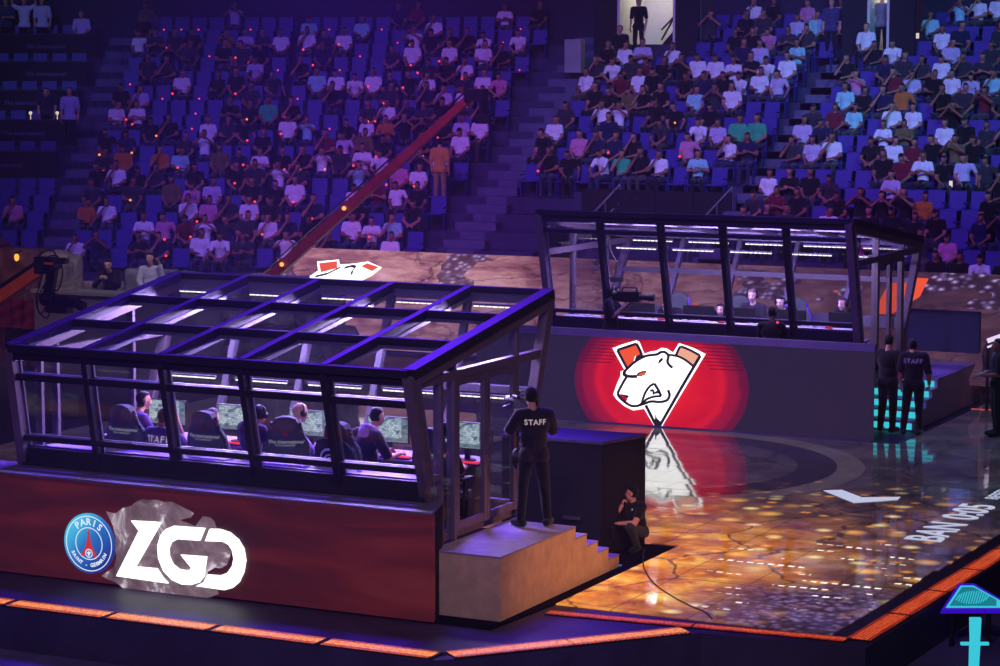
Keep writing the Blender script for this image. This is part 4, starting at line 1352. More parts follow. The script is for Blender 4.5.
for i, (x, lb) in enumerate(((-17.95, 'red lit item on the far sill by the cable'), (-16.8, 'red lit item on the far sill by the cameraman'), (-15.6, 'red lit item on the far sill under the headset player'), (-13.55, 'red lit item on the far sill at the door end'))):
    mb = MB(); mb.box((x - .055, 39.98, 1.897), (x + .055, 40.08, 1.93)); b_ = mb.build('control_box', M['red_box'], bevel=.004)
    tag(b_, lb, 'box')
for i, (x, lb) in enumerate(((-18.3, 'coiled white cable on the far sill beside the end post'), (-17.2, 'white cable on the far sill behind the cameraman'), (-16.2, 'white cable on the far sill under the second window'), (-14.9, 'white cable on the far sill before the second photographer'), (-13.9, 'white cable on the far sill by the last window'))):
    r_ = random.Random(i)
    mb = MB(); mb.tube(smooth_line([(x + k * .07 - .2, 40.03 + r_.uniform(-.03, .06), 1.909 + .008 * (k % 2)) for k in range(9)], 4), .012, 6)
    tag(mb.build('cable', M['text_grey'], smooth=True), lb, 'cable')
mb = MB(); mb.box((-18.8, 39.90, 1.84), (-13.1, 40.22, 1.895)); tag(mb.build('sill_shelf', M['shelf'], bevel=.005), 'pale shelf along the foot of the far booth glass', 'shelf')
mb = MB(); mb.box((-19.25, 24.62, 1.50), (-13.5, 24.98, 1.56)); tag(mb.build('sill_shelf', M['shelf'], bevel=.005), 'pale shelf along the foot of the near booth glass', 'shelf')
for i, (x, lb) in enumerate(((-14.95, 'white cup standing on the near shelf'),)):
    mb = MB(); mb.cyl((x + .5, 24.85, 1.56), (x + .5, 24.85, 1.67), .032, .04, 14); tag(mb.build('cup', M['text_grey'], smooth=False), lb, 'cup')
mb = MB(); mb.box((-15.8, 24.72, 1.562), (-15.2, 24.92, 1.60)); tag(mb.build('paper_tray', M['text_grey'], bevel=.004), 'white tray of papers on the near shelf below the hood', 'tray')
mb = MB(); mb.box((-16.9, 24.72, 1.562), (-16.35, 24.92, 1.59)); tag(mb.build('paper_tray', M['text_grey'], bevel=.004), 'white tray on the near shelf under the masked player', 'tray')

def gaming_chair(loc, rz, label, group, text=True, edge=None):
    """Faces -Y: the player looks to -Y, the backrest's rear is towards +Y."""
    root = empty('gaming_chair', loc, rz, label, 'chair', group)
    half = [(0, 0), (.20, 0), (.245, .08), (.265, .25), (.27, .40), (.255, .50), (.20, .58), (.175, .66), (.165, .74), (.13, .80), (.06, .825), (0, .83)]
    prof = half + [(-x, y) for x, y in half[-2:0:-1]]
    tilt = .14
    f = lambda d: (lambda x, z: (x, .20 + d + z * tilt + (-.05 * (abs(x) / .27) ** 2), .50 + z))
    mb = MB(); mb.prism(prof, f(-.06), f(.07)); back = mb.build('backrest', M['chair'], root, world=False, bevel=.02)
    for s in (-1, 1):
        mb = MB(); mb.tube(smooth_line([(s * .24, .19, .54), (s * .275, .21, .78), (s * .275, .24, .95), (s * .215, .275, 1.08), (s * .172, .30, 1.25)], 4), .028, 8)
        mb.build('bolster', edge or M['chair'], root, world=False, smooth=True)
    mb = MB(); mb.box((-.26, -.28, .40), (.26, .24, .50)); mb.build('seat', M['chair'], root, world=False, bevel=.03)
    for s in (-1, 1):
        mb = MB(); mb.box((s * .32 - .02, -.05, .42), (s * .32 + .02, .03, .66)); mb.box((s * .32 - .045, -.16, .66), (s * .32 + .045, .14, .695)); mb.box((min(s * .25, s * .33), -.04, .41), (max(s * .25, s * .33), .02, .44))
        mb.build('armrest', M['plastic'], root, world=False)
    mb = MB(); mb.cyl((0, 0, .10), (0, 0, .40), .03, .03, 12); mb.build('column', M['rail'], root, world=False)
    for k in range(5):
        a = 2 * PI * k / 5
        mb = MB(); mb.beam((0, 0, .11), (math.cos(a) * .31, math.sin(a) * .31, .075), .055, .035); mb.sph((math.cos(a) * .31, math.sin(a) * .31, .032), .031, None, 10, 7); mb.build('foot', M['plastic'], root, world=False)
    if text:
        ft = lambda dz: (lambda x, y: (-x, .20 + .072 + (y + .50) * tilt - .05 * (abs(x) / .27) ** 2 + .004, .50 + .50 + y + dz))
        for body, sz, z, sh in (('The International', .066, .0, .35), ('DOTA 2 CHAMPIONSHIPS', .022, -.045, 0)):
            me = text_mesh(body, sz, sh, .0006)
            for v in me.vertices:
                v.co = ft(z)(v.co.x, v.co.y)
            link_mesh('lettering', me, M['text_chair'], back)
        mb = MB(); flat_poly(mb, [(-.03, .05), (.035, .045), (.045, .08), (.01, .105), (-.04, .09)], ft(.03)); mb.build('crest', M['dull_red'], back, world=False, fix=False)
    return root
NCH = 'players\' chairs in the near booth'
ch0 = gaming_chair((-18.2, 25.42, .80), PI, 'dark grey player chair at the far end of the near booth, by the STAFF jacket', NCH)
for x, y, rz, lb in ((-16.92, 25.42, PI, 'upright dark grey player chair centred in the second window of the near booth'),
                     (-15.86, 25.46, PI + .45, 'dark grey chair turned sideways beside the blond player'),
                     (-13.60, 25.46, PI - .1, 'dark grey chair just inside the near booth door')):
    o = copy_tree(ch0); o.location = (x, y, .80); o.rotation_euler = (0, 0, rz); tag(o, lb)
FCH = 'players\' chairs in the far booth'
fc0 = gaming_chair((-17.2, 41.75, .88), 0.25, 'purple edged chair nearest the far cameraman', FCH, False, M['chair_purple'])
for x, y, rz, lb in ((-15.95, 41.8, .3, 'purple edged chair beside the standing headset player'), (-14.8, 41.8, .3, 'purple edged chair behind the player by the second photographer')):
    o = copy_tree(fc0); o.location = (x, y, .88); o.rotation_euler = (0, 0, rz); tag(o, lb)

# chair with a team jacket hung over it
jc = copy_tree(ch0); jc.location = (-14.86, 25.38, .80); jc.rotation_euler = (0, 0, PI - .12); tag(jc, 'player chair covered by a black jacket with a round white crest')
jk = empty('jacket', (-14.86, 25.38, 1.25), PI - .12, 'black jacket with a round pale crest hung on a near chair', 'jacket')
half = [(0, -.03), (.26, -.03), (.31, .1), (.32, .35), (.29, .48), (.22, .58), (.12, .62), (0, .63)]
prof = half + [(-x, y) for x, y in half[-2:0:-1]]
fj = lambda d: (lambda x, z: (x, .28 + d + z * .14 + .07 - .07 * (abs(x) / .3) ** 2 + .012 * math.sin(x * 30), .06 + z))
mb = MB(); mb.prism(prof, fj(-.01), fj(.05)); mb.build('cloth', cloth((34, 30, 44)), jk, world=False, bevel=.01)
fjt = lambda x, z: (-x, .28 + .056 + z * .14 + .07 - .07 * (abs(x) / .3) ** 2 + .015, .06 + z)
for rr, w in ((.16, .03), (.09, .02)):
    mb = MB(); stroke(mb, [(rr * math.cos(2 * PI * i / 28), .33 + rr * math.sin(2 * PI * i / 28)) for i in range(29)], w, fjt); mb.build('ring', M['text_grey'], jk, world=False, fix=False)
mb = MB(); flat_poly(mb, [(-.06, .30), (-.02, .39), (.05, .38), (.06, .31), (.01, .33), (.0, .28)], fjt); mb.build('crest', M['text_grey'], jk, world=False, fix=False)
mb = MB(); stroke(mb, [(-.12, .10), (-.04, .13), (.02, .10), (.12, .14)], .03, fjt); mb.build('script', M['text_grey'], jk, world=False, fix=False)
# ------------------------------------------------------------------ people on the stage
def at(j, **kw): return jt(j, **kw)
TX = M['text_white']
# cameraman on the steps, seen from behind, camera at his eye
cam_pose = at(STAND, head=(.03, -.05, 1.64), neck=(.01, 0, 1.48), el_l=(.31, -.08, 1.20), wr_l=(.16, -.30, 1.36), el_r=(-.27, -.12, 1.18), wr_r=(-.10, -.34, 1.34),
              hip_l=(.09, 0, .92), kn_l=(.14, -.01, .50), an_l=(.17, .02, .09), toe_l=(.23, -.13, .045), kn_r=(-.14, -.01, .50), an_r=(-.17, .02, .09), toe_r=(-.24, -.13, .045))
cm_loc = (-12.735, 26.25, .785)
person(cam_pose, cm_loc, PI + .62, 'standing cameraman in black STAFF shirt on the near steps', look=(.1, -1, -.05), shirt=(34, 30, 40), trousers=(22, 22, 30), voxel=.013,
       back_text='STAFF', text_mat=TX, sleeve=.62, hands={'l': dict(curl=.8, palm=(-.3, 0, 1)), 'r': dict(curl=.8, palm=(.3, 0, 1))}, bulk=1.06, text_size=.092)

def video_camera(loc, rz, label, s=1.0):
    root = empty('video_camera', loc, rz, label, 'camera'); root.scale = (s,) * 3
    mb = MB(); mb.box((-.06, -.16, -.07), (.06, .20, .10)); mb.build('body', M['plastic'], root, world=False, bevel=.012)
    mb = MB(); mb.cyl((0, -.16, .01), (0, -.30, .01), .048, .052, 16); mb.cyl((0, -.30, .01), (0, -.40, .01), .058, .062, 16); ln = mb.build('lens', M['plastic'], root, world=False)
    mb = MB(); mb.cyl((0, -.395, .01), (0, -.402, .01), .05, .05, 16); mb.build('lens_glass', m_plain('lens_front', rgb(40, 44, 80), .1, spec=.8), ln, world=False)
    mb = MB(); mb.cyl((.085, .02, .09), (.085, -.10, .09), .022, .028, 12); mb.build('viewfinder', M['plastic'], root, world=False)
    mb = MB(); mb.tube([(0, -.12, .10), (0, -.10, .16), (0, .12, .16), (0, .14, .10)], .012, 8); mb.build('handle', M['plastic'], root, world=False)
    mb = MB(); mb.box((-.05, .20, -.06), (.05, .29, .08)); mb.build('battery', M['plastic'], root, world=False, bevel=.01)
    mb = MB(); mb.tube([(.05, -.24, -.03), (.16, -.26, -.06), (.17, -.24, -.06)], .01, 6); mb.build('grip_rod', M['plastic'], root, world=False)
    return root
video_camera((-12.98, 26.45, 2.30), PI + .95, 'black video camera held up to the cameraman\'s eye')
# bag on the cameraman's hip
mb = MB(); mb.sph((-13.0, 26.33, 1.62), (.075, .11, .14), None, 12, 9)
mb.tube(smooth_line([(-13.0, 26.32, 1.72), (-12.92, 26.2, 2.0), (-12.78, 26.16, 2.2)], 5), .012, 6)
tag(mb.build('waist_bag', M['plastic'], smooth=True), 'small black bag hanging at the cameraman\'s hip', 'bag')

# crouching technician by the black cabinet, chin in hand
cr = sym(dict(pelvis=(0, .12, .30), chest=(.0, .02, .62), neck=(0, -.02, .78), head=(0, -.06, .945), sh_=(.18, 0, .74), el_=(.22, -.28, .52), wr_=(.06, -.33, .46),
              hip_=(.10, .08, .29), kn_=(.20, -.30, .44), an_=(.17, -.10, .09), toe_=(.22, -.28, .045)))
cr['el_r'] = V((-.20, -.31, .50)); cr['wr_r'] = V((-.05, -.24, .76)); cr['el_l'] = V((.23, -.22, .50)); cr['wr_l'] = V((-.02, -.36, .48))
person(cr, (-12.55, 29.0, .0), -.35, 'crouching technician in black shirt with chin on hand beside the black cabinet', look=(-.85, -.55, .0), shirt=(30, 28, 34), trousers=(58, 58, 52), sleeve=.45,
       voxel=.011, hands={'r': dict(curl=1.1, fdir=(.2, .15, 1), palm=(.4, .6, -.2)), 'l': dict(curl=.5, fdir=(-1, -.2, -.1), palm=(0, -.2, -1))}, skin_c=(232, 160, 140), chest_mark=TX, bulk=1.1, scale=.82)
mb = MB(); mb.box((-12.73, 28.58, .22), (-12.67, 28.62, .36)); tag(mb.build('radio', M['plastic'], bevel=.008), 'black handset clipped at the crouching technician\'s knee', 'radio')

# two staff before the cyan steps
st1 = at(STAND, wr_l=(.10, -.20, 1.02), el_l=(.25, .0, 1.12), wr_r=(-.10, -.2, 1.02), el_r=(-.25, 0, 1.12), kn_l=(.10, 0, .5), an_l=(.13, .02, .09), toe_l=(.18, -.13, .045), head=(0, -.02, 1.65))
person(st1, (-12.62, 40.62, .006), PI - .2, 'standing person all in black before the cyan steps, nearer the booth wall', shirt=(18, 16, 24), trousers=(16, 15, 22), bulk=1.12, voxel=.016, look=(0, -1, -.05), sleeve=.62)
st2 = at(STAND, wr_r=(-.26, -.12, .92), el_r=(-.27, .03, 1.12), head=(.04, -.06, 1.60), neck=(.01, -.01, 1.46), chest=(0, 0, 1.28), kn_l=(.13, -.01, .5), an_l=(.17, .02, .09), toe_l=(.22, -.13, .045))
person(st2, (-12.11, 40.50, .006), PI + .15, 'standing person in black STAFF shirt at the foot of the cyan steps', shirt=(22, 18, 32), trousers=(16, 15, 22), bulk=1.1, back_text='STAFF', text_mat=M['text_dim'], sleeve=.62, text_size=.115, look=(.2, -1, -.15))
# dark figure at the right edge
person(at(STAND, wr_l=(.12, -.30, 1.12), el_l=(.27, -.05, 1.14), wr_r=(-.14, -.3, 1.1), el_r=(-.26, -.04, 1.14)), (-10.72, 41.0, .006), -1.1, 'dark standing person at the very edge of the stage beside the slanted white tube', shirt=(24, 20, 34), trousers=(18, 16, 26), bulk=1.12, skin_c=(150, 100, 90))

# photographers in front of the far glass
ph = at(STAND, head=(.03, -.06, 1.60), el_l=(.30, -.12, 1.22), wr_l=(.14, -.34, 1.42), el_r=(-.27, -.12, 1.2), wr_r=(-.10, -.34, 1.42))
person(ph, (-17.62, 39.60, .80), -PI / 2 + PI + .15, 'dark photographer with headset standing outside the far glass', shirt=(16, 15, 22), trousers=(14, 14, 18), headset='green', bulk=1.1, skin_c=(120, 90, 84))
video_camera((-17.25, 39.62, 2.33), PI / 2 + .1, 'large dark video camera pointed along the far glass', 1.15)
person(at(cr, head=(0, -.08, .97)), (-14.48, 39.60, 1.2), PI + .2, 'dark crouching photographer with red light outside the far glass', shirt=(16, 15, 22), trousers=(14, 14, 18), look=(.2, -1, -.1), skin_c=(110, 80, 76))
mb = MB(); mb.box((-14.9, 39.47, .80), (-14.05, 39.76, 1.2)); tag(mb.build('flight_case', M['black'], bevel=.01), 'black case under the crouching photographer by the far glass', 'case')
mb = MB(); mb.box((-18.9, 39.46, .0), (-13.0, 39.80, .795)); tag(mb.build('walkway', M['black']), 'dark walkway deck between the far ledge and glass', 'walkway')
mb = MB(); mb.sph((-14.33, 39.50, 2.02), .022, None, 10, 7); tag(mb.build('tally_light', M['bulb_red']), 'red tally light beside the crouching photographer', 'lamp')

# players in the near booth (backs to us: they face +Y)
type_l = dict(wr_l=(.16, -.34, .76), el_l=(.26, -.06, .74), wr_r=(-.16, -.34, .76), el_r=(-.26, -.06, .74))
NP = 'players in the near booth'
pl = at(SIT, **type_l)
person(at(pl, head=(.05, -.10, 1.24), neck=(.02, .02, 1.08)), (-18.28, 25.62, .86), PI - .35, 'dark haired player in purple at the far end of the near booth', NP, look=(-.35, -1, -.1), shirt=(96, 60, 140), hair=(14, 12, 14), hair_len=.03, skin_c=(205, 150, 130))
person(at(pl, head=(-.02, -.03, 1.26)), (-17.16, 25.62, .70), PI, 'player whose hair just tops the second near chair', NP, shirt=(70, 50, 110), hair=(70, 50, 50))
person(at(pl, head=(.0, -.06, 1.20)), (-16.20, 25.24, .90), PI - .3, 'player with black headset and hood, purple jacket open at the back', NP, look=(.1, -1, -.05), shirt=(52, 34, 92), headset='black', hair=(20, 16, 24), hood=(60, 40, 100))
person(at(pl, head=(.02, -.12, 1.25), neck=(.01, -.02, 1.09), wr_r=(-.20, -.42, .78), el_r=(-.26, -.12, .78)), (-15.88, 25.62, .84), PI - .5, 'blond player in lilac hoodie with headset', NP, look=(-.1, -1, -.12), shirt=(164, 120, 214), headset='black', hair=(214, 170, 120), sleeve=1.0, hood=(170, 128, 220))
person(at(pl, head=(.0, -.10, 1.24), neck=(.0, .0, 1.08)), (-14.72, 25.62, .88), PI - .35, 'dark haired player wearing a pale pink hood on the shoulders', NP, look=(-.05, -1, -.1), shirt=(50, 38, 84), hair=(22, 16, 18), hood=(226, 176, 232), skin_c=(214, 160, 140))
person(at(pl, head=(0, -.04, 1.24)), (-13.62, 25.42, .80), PI, 'seated player in black seen through the near booth door', NP, shirt=(30, 24, 42), trousers=(18, 18, 26))
st = at(SIT, pelvis=(0, .05, .42), chest=(0, .0, .74), neck=(0, -.03, .92), head=(0, -.08, 1.07), sh_l=(.18, -.01, .87), sh_r=(-.18, -.01, .87), el_l=(.27, -.14, .72), wr_l=(.12, -.20, 1.02), el_r=(-.27, -.14, .72), wr_r=(-.12, -.20, 1.02), hip_l=(.09, .03, .42), hip_r=(-.09, .03, .42))
person(st, (-17.66, 25.22, .90), PI, 'crouching staff member with hands raised, white STAFF on purple back', shirt=(86, 66, 132), hair=(18, 14, 18), back_text='STAFF', text_mat=TX, text_size=.12)
mb = MB(); mb.box((-17.86, 25.02, .80), (-17.46, 25.42, 1.2)); tag(mb.build('stool', M['desk_dark'], bevel=.02), 'low dark stool under the STAFF member in the near booth', 'stool')

# players in the far booth, facing us
FP = 'players in the far booth'
fz_ = .88
pf = person(at(pl, head=(0, -.02, 1.42), neck=(0, .04, 1.25), chest=(0, .07, 1.05), sh_l=(.185, .05, 1.19), sh_r=(-.185, .05, 1.19), el_l=(.26, -.02, .92)), (-15.50, 41.35, fz_), 0, 'far player with headset sitting tallest, green mark on shirt', FP, look=(0, -1, -.25), shirt=(44, 40, 58), headset='black', hair=(130, 110, 90), skin_c=(226, 190, 190))
person(at(pl, head=(-.03, -.12, 1.22), neck=(-.01, -.0, 1.08)), (-14.9, 41.4, fz_ + .1), .1, 'far player leaning in behind the crouching photographer', FP, look=(-.25, -1, -.3), shirt=(40, 36, 56), headset='black', hair=(30, 22, 26), skin_c=(226, 190, 190))
person(at(pl, head=(0, -.10, 1.20)), (-13.7, 41.4, fz_ + .14), -.2, 'far player at the door end of the far desk', FP, look=(-.2, -1, -.1), shirt=(30, 28, 44), headset='black', hair=(60, 44, 40), skin_c=(224, 180, 180))
person(at(pl, head=(0, -.10, 1.13)), (-17.2, 41.35, fz_), 0, 'far player mostly hidden behind the monitor by the cameraman', FP, look=(0, -1, -.2), shirt=(36, 32, 50), hair=(34, 26, 26), skin_c=(220, 176, 176))
person(at(pl, head=(0, -.10, 1.13)), (-16.1, 41.35, fz_), 0, 'far player mostly hidden behind the second monitor', FP, look=(0, -1, -.2), shirt=(36, 32, 50), hair=(34, 26, 26), skin_c=(220, 176, 176))
mb = MB(); mb.box((-.10, -.075, 1.07), (.0, -.055, 1.10)); mb.build('badge', m_emit('green_badge', rgb(90, 220, 70), .8), pf, world=False)
# ------------------------------------------------------------------ camera cranes
def jib():
    root = empty('camera_crane', (-26, 29, 1), 0, 'orange camera crane arm with black camera head, beside the near booth', 'crane')
    a = V((-26.6, 29.8, 1.36)); b = V((-23.25, 30.0, 3.36))
    mb = MB(); mb.beam(a, b, .14, .24, (0, 0, 1), .12, .17); arm = mb.build('arm', M['orange_arm'], root, bevel=.01)
    mb = MB(); mb.beam(a + V((0, 0, .20)), b + V((0, 0, .13)), .10, .07, (0, 0, 1), .1, .07); mb.build('top_rail', M['plastic'], arm)
    mb = MB()
    for t in (.25, .5, .75):
        p = a.lerp(b, t); mb.beam(p + V((0, 0, -.12)), p + V((0, 0, .14)), .05, .16, (0, 1, 0))
    mb.build('clamp', M['plastic'], arm)
    mb = MB(); mb.cbox(b + V((.08, 0, .06)), (.34, .20, .26)); mb.cyl(b + V((.2, -.1, .08)), b + V((.2, .12, .08)), .11, .11, 16); mb.cbox(b + V((.34, 0, .14)), (.30, .12, .09)); hd = mb.build('head', M['plastic'], root, bevel=.015)
    mb = MB(); mb.cbox(b + V((.22, -.11, .10)), (.16, .02, .035)); mb.build('plate', M['orange_arm'], hd)
    c = b + V((.12, 0, -.42))
    mb = MB(); mb.beam(b + V((.22, 0, .04)), c + V((.0, 0, .02)), .10, .17, (1, 0, 0)); mb.build('drop_arm', M['plastic'], root, bevel=.012)
    mb = MB(); mb.cyl(c + V((-.1, 0, -.05)), c + V((.14, 0, -.08)), .12, .12, 16); mb.cbox(c + V((.2, 0, -.16)), (.42, .20, .22)); mb.cbox(c + V((.46, 0, -.10)), (.22, .16, .14)); mb.cyl(c + V((.5, 0, -.1)), c + V((.68, .02, -.16)), .07, .085, 16); mb.cbox(c + V((.25, 0, -.02)), (.26, .05, .05)); mb.build('camera', M['plastic'], root, bevel=.012)
    for pts in ([(.1, -.05, .18), (.34, -.06, .22), (.44, -.05, .0), (.36, -.03, -.28), (.22, 0, -.36)],
                [(.05, .02, .14), (.0, -.04, -.2), (-.10, -.04, -.5), (-.06, 0, -.72), (.05, 0, -.62)],
                [(.18, -.05, -.1), (-.02, -.06, -.42), (-.06, -.05, -.66), (.10, -.03, -.78), (.16, 0, -.6)],
                [(-.1, 0, .12), (.04, -.04, .26), (.22, -.02, .30), (.3, 0, .2)]):
        mb = MB(); mb.tube(smooth_line([b + V(p) for p in pts], 6), .013, 6); mb.build('cable', M['plastic'], root, smooth=True)
    # tripod column outside the picture, so that the arm is carried by something
    mb = MB(); mb.cyl((-26.3, 29.8, 0), (-26.3, 29.8, 1.44), .09, .07, 14); mb.build('column', M['plastic'], root)
    for k in range(3):
        t = 2 * PI * k / 3
        mb = MB(); mb.beam((-26.3, 29.8, .7), (-26.3 + .7 * math.cos(t), 29.8 + .7 * math.sin(t), .02), .05, .05); mb.build('leg', M['plastic'], root)
jib()

def boom():
    root = empty('camera_boom', (-27.9, 44.0, 0), 0, 'long dark red boom reaching up before the crowd', 'crane')
    a = V((-28.0, 44.0, 1.80)); b = V((-22.85, 44.0, 5.92))
    mb = MB(); mb.beam(a, b, .18, .25, (0, 0, 1), .12, .17); arm = mb.build('arm', M['boom_red'], root, bevel=.015)
    for t in (.04, .24, .45, .66, .88):
        p = a.lerp(b, t); d = (b - a).normalized()
        mb = MB(); mb.beam(p - d * .03, p + d * .03, .21 - .06 * t, .28 - .08 * t); mb.build('collar', M['boom_red'], arm)
    o = V((-.13, 0, .16))
    mb = MB(); mb.beam(a + o, b + o * .8, .03, .03); mb.build('tie_rod', M['plastic'], arm)
    mb = MB(); mb.cbox(b + V((.14, 0, .06)), (.46, .26, .26)); mb.cbox(b + V((.30, 0, -.20)), (.10, .16, .42)); mb.cbox(b + V((.34, 0, -.44)), (.34, .22, .20)); mb.cyl(b + V((.48, 0, -.44)), b + V((.64, -.02, -.48)), .07, .08, 14); mb.build('camera_head', M['plastic'], root, bevel=.015)
    mb = MB(); mb.cyl((-27.9, 44.0, -.012), (-27.9, 44.0, 1.8), .12, .10, 14); mb.build('column', M['plastic'], root)
    mb = MB(); mb.cyl((-27.9, 44.0, -.012), (-27.9, 44.0, .18), .5, .4, 20); mb.build('base', M['plastic'], root)
    for t in (.11, .42):
        p = a.lerp(b, t)
        mb = MB(); mb.sph(p + V((0, -.16, .0)), .05, None, 10, 7); mb.build('lamp', M['lantern'], root)
boom()

# ------------------------------------------------------------------ stone set and presenters' desk at the left
def stone(x0, x1, y, z0, z1, label, seed, depth=.7, m=None):
    r_ = random.Random(seed)
    bm = bmesh.new(); bmesh.ops.create_cube(bm, size=1)
    bmesh.ops.subdivide_edges(bm, edges=bm.edges[:], cuts=7, use_grid_fill=True)
    for v in bm.verts:
        p = V((v.co.x * (x1 - x0), v.co.y * depth, v.co.z * (z1 - z0)))
        k = noise.noise_vector(p * 2.3 + V((seed * 7.1, 0, 0))) * .07 + noise.noise_vector(p * 6 + V((seed, 3, 1))) * .03
        c = V((v.co.x, v.co.y, v.co.z)); e = sum(abs(q) > .42 for q in c)
        p = p * (1 - .03 * max(0, e - 1)) + k
        p.z = max(p.z, -(z1 - z0) / 2)
        v.co = p + V(((x0 + x1) / 2, y, (z0 + z1) / 2))
    me = bpy.data.meshes.new('stone'); bm.to_mesh(me); bm.free()
    me.polygons.foreach_set('use_smooth', [True] * len(me.polygons))
    o = link_mesh('stone_block', me, m or M['stone'])
    return tag(o, label, 'rock', 'stone blocks of the stage set')
Yr = 41.0
for i, (x0, x1, z0, z1, lb) in enumerate((
        (-34.4, -32.2, -.5, 2.58, 'brown stone block at the picture edge under two lanterns'),
        (-32.15, -31.45, -.5, 2.52, 'narrow pale stone block just behind the crane head'),
        (-31.40, -30.6, -.5, 1.5, 'low pale stone block under the crane camera'),
        (-31.0, -29.9, 1.25, 1.95, 'long low stone block behind the crane cables'),
        (-29.85, -28.8, 1.2, 2.24, 'wide stone block behind the presenter with folded hands'),
        (-28.75, -28.25, 1.2, 2.20, 'tall narrow stone block between the two presenters'),
        (-28.2, -27.0, 1.2, 2.12, 'stone block behind the presenter with raised hand'),
        (-26.95, -25.6, 1.2, 2.22, 'wide flat topped stone block at the end of the pale row'),
        (-25.55, -24.7, 1.2, 2.06, 'dim stone block past the flat topped one, near the boom foot'))):
    stone(x0, x1, Yr + .6 + .1 * (i % 2), z0, z1, lb, i + 1, m=M['stone_red'] if i == 0 else None)
stone(-31.5, -24.6, Yr + 1.0, -.5, 1.22, 'long stone base under the row of pale blocks', 22, .9)
for i, (x, z, lb) in enumerate(((-33.25, 2.22, 'small amber lantern on the brown stone block, lower one'), (-32.55, 2.42, 'small amber lantern on the brown stone block, upper one'))):
    root = empty('lantern', (x, Yr + .12, z), 0, lb, 'lamp')
    mb = MB(); mb.sph((0, 0, 0), (.055, .055, .085), None, 10, 8); mb.build('glass', M['lantern'], root, world=False, smooth=True)
    mb = MB(); mb.cyl((0, 0, .08), (0, 0, .12), .05, .03, 10); mb.beam((0, 0, .11), (0, .2, .14), .02, .02); mb.build('bracket', M['black'], root, world=False)
dk = empty('presenters_desk', (-28.6, 40.2, -.0), 0, 'long grey presenters\' desk before the stone wall', 'desk')
mb = MB(); mb.box((-31.2, 39.85, 1.80), (-26.4, 40.45, 1.88)); mb.build('desk_top', M['grey_wall'], dk, bevel=.01)
mb = MB(); mb.box((-31.15, 39.9, 0), (-26.45, 40.0, 1.80)); mb.build('front_panel', m_plain('grey_violet_panel', rgb(120, 112, 128), .7), dk)
mb = MB(); mb.box((-31.15, 40.0, .9), (-26.45, 41.2, 1.16)); mb.build('platform', M['black'], dk)
person(at(SIT, head=(.0, -.05, 1.23), el_l=(.26, -.16, .80), wr_l=(.04, -.34, .98), el_r=(-.26, -.16, .80), wr_r=(-.04, -.34, .98)), (-29.80, 40.72, 1.16), .3, 'presenter in dark suit with folded hands at the stone set desk',
       look=(.1, -1, -.2), shirt=(30, 28, 36), sleeve=.95, hands={'l': dict(curl=1.0), 'r': dict(curl=1.0)}, skin_c=(238, 190, 160))
person(at(SIT, head=(.0, -.02, 1.27), el_l=(.28, -.05, .86), wr_l=(.24, -.16, 1.16), el_r=(-.24, 0, .78)), (-28.72, 40.70, 1.30), .4, 'presenter with one hand raised to the ear at the stone set desk',
       look=(-.3, -1, -.05), shirt=(216, 214, 222), sleeve=.95, skin_c=(238, 184, 150))
for x, lb in ((-29.80, 'black stool under the presenter with folded hands'), (-28.72, 'black stool under the presenter with raised hand')):
    mb = MB(); mb.cyl((x, 40.76, 1.16), (x, 40.76, 1.60 if x < -29 else 1.74), .18, .18, 16); tag(mb.build('stool', M['black']), lb, 'stool')
mb = MB(); mb.box((-30.45, 39.95, 1.882), (-30.15, 40.1, 2.04)); tag(mb.build('name_plate', M['stone'], bevel=.02), 'small stone name block on the presenters\' desk', 'block')
# red cloth on the set
mb = MB()
g = [[mb.bm.verts.new((-32.9 + i * .10, 40.92 - .10 * math.sin(i * 1.9) - .05 * math.sin(j * 1.3 + i), 1.55 - j * .06)) for i in range(12)] for j in range(12)]
for j in range(11):
    for i in range(11):
        mb._f([g[j][i], g[j][i + 1], g[j + 1][i + 1], g[j + 1][i]])
bmesh.ops.solidify(mb.bm, geom=mb.bm.faces[:], thickness=.02)
tag(mb.build('red_drape', m_plain('red_cloth', rgb(150, 50, 64), .9, var=.2), smooth=True), 'red cloth draped over the brown stone block below the crane', 'cloth')

# ------------------------------------------------------------------ far right dressing
def white_tube():
    root = empty('light_tube', (-11.2, 43.5, 0), 0, 'slanted white light tube at the right edge above the dark figure', 'lamp')
    a, b = V((-11.72, 44.0, 1.36)), V((-10.2, 44.0, 1.98))
    mb = MB(); mb.beam(a, b, .06, .09); mb.build('tube', M['tube_white'], root)
    mb = MB(); mb.beam(a + V((0, .0, -.12)), b + V((0, 0, -.12)), .04, .04); mb.build('lower_tube', M['tube_white'], root)
    for p in (a, b):
        mb = MB(); mb.beam((p.x, 44.04, 0), (p.x, 44.04, p.z), .05, .05, (0, 1, 0)); mb.build('leg', M['black'], root)
white_tube()
for i, (x0, x1, z1, lb) in enumerate(((-12.05, -11.3, 1.25, 'brown rock behind the slanted white tube, lower'), (-11.35, -10.2, 1.75, 'taller brown rock behind the dark figure at the edge'))):
    o = stone(x0, x1, 45.2, -.012, z1, lb, 40 + i, .8, M['stone_red']); o['group'] = 'rocks at the far stage end'
mb = MB(); mb.sph((-12.36, 46.6, .33), (.13, .13, .13), None, 20, 12); mb.cyl((-12.36, 46.6, -.012), (-12.36, 46.6, .22), .09, .08, 18)
tag(mb.build('lamp_globe', m_emit('pale_blue_globe', rgb(120, 150, 255), .7), smooth=True), 'pale blue glowing globe on the floor behind the far platform', 'lamp')

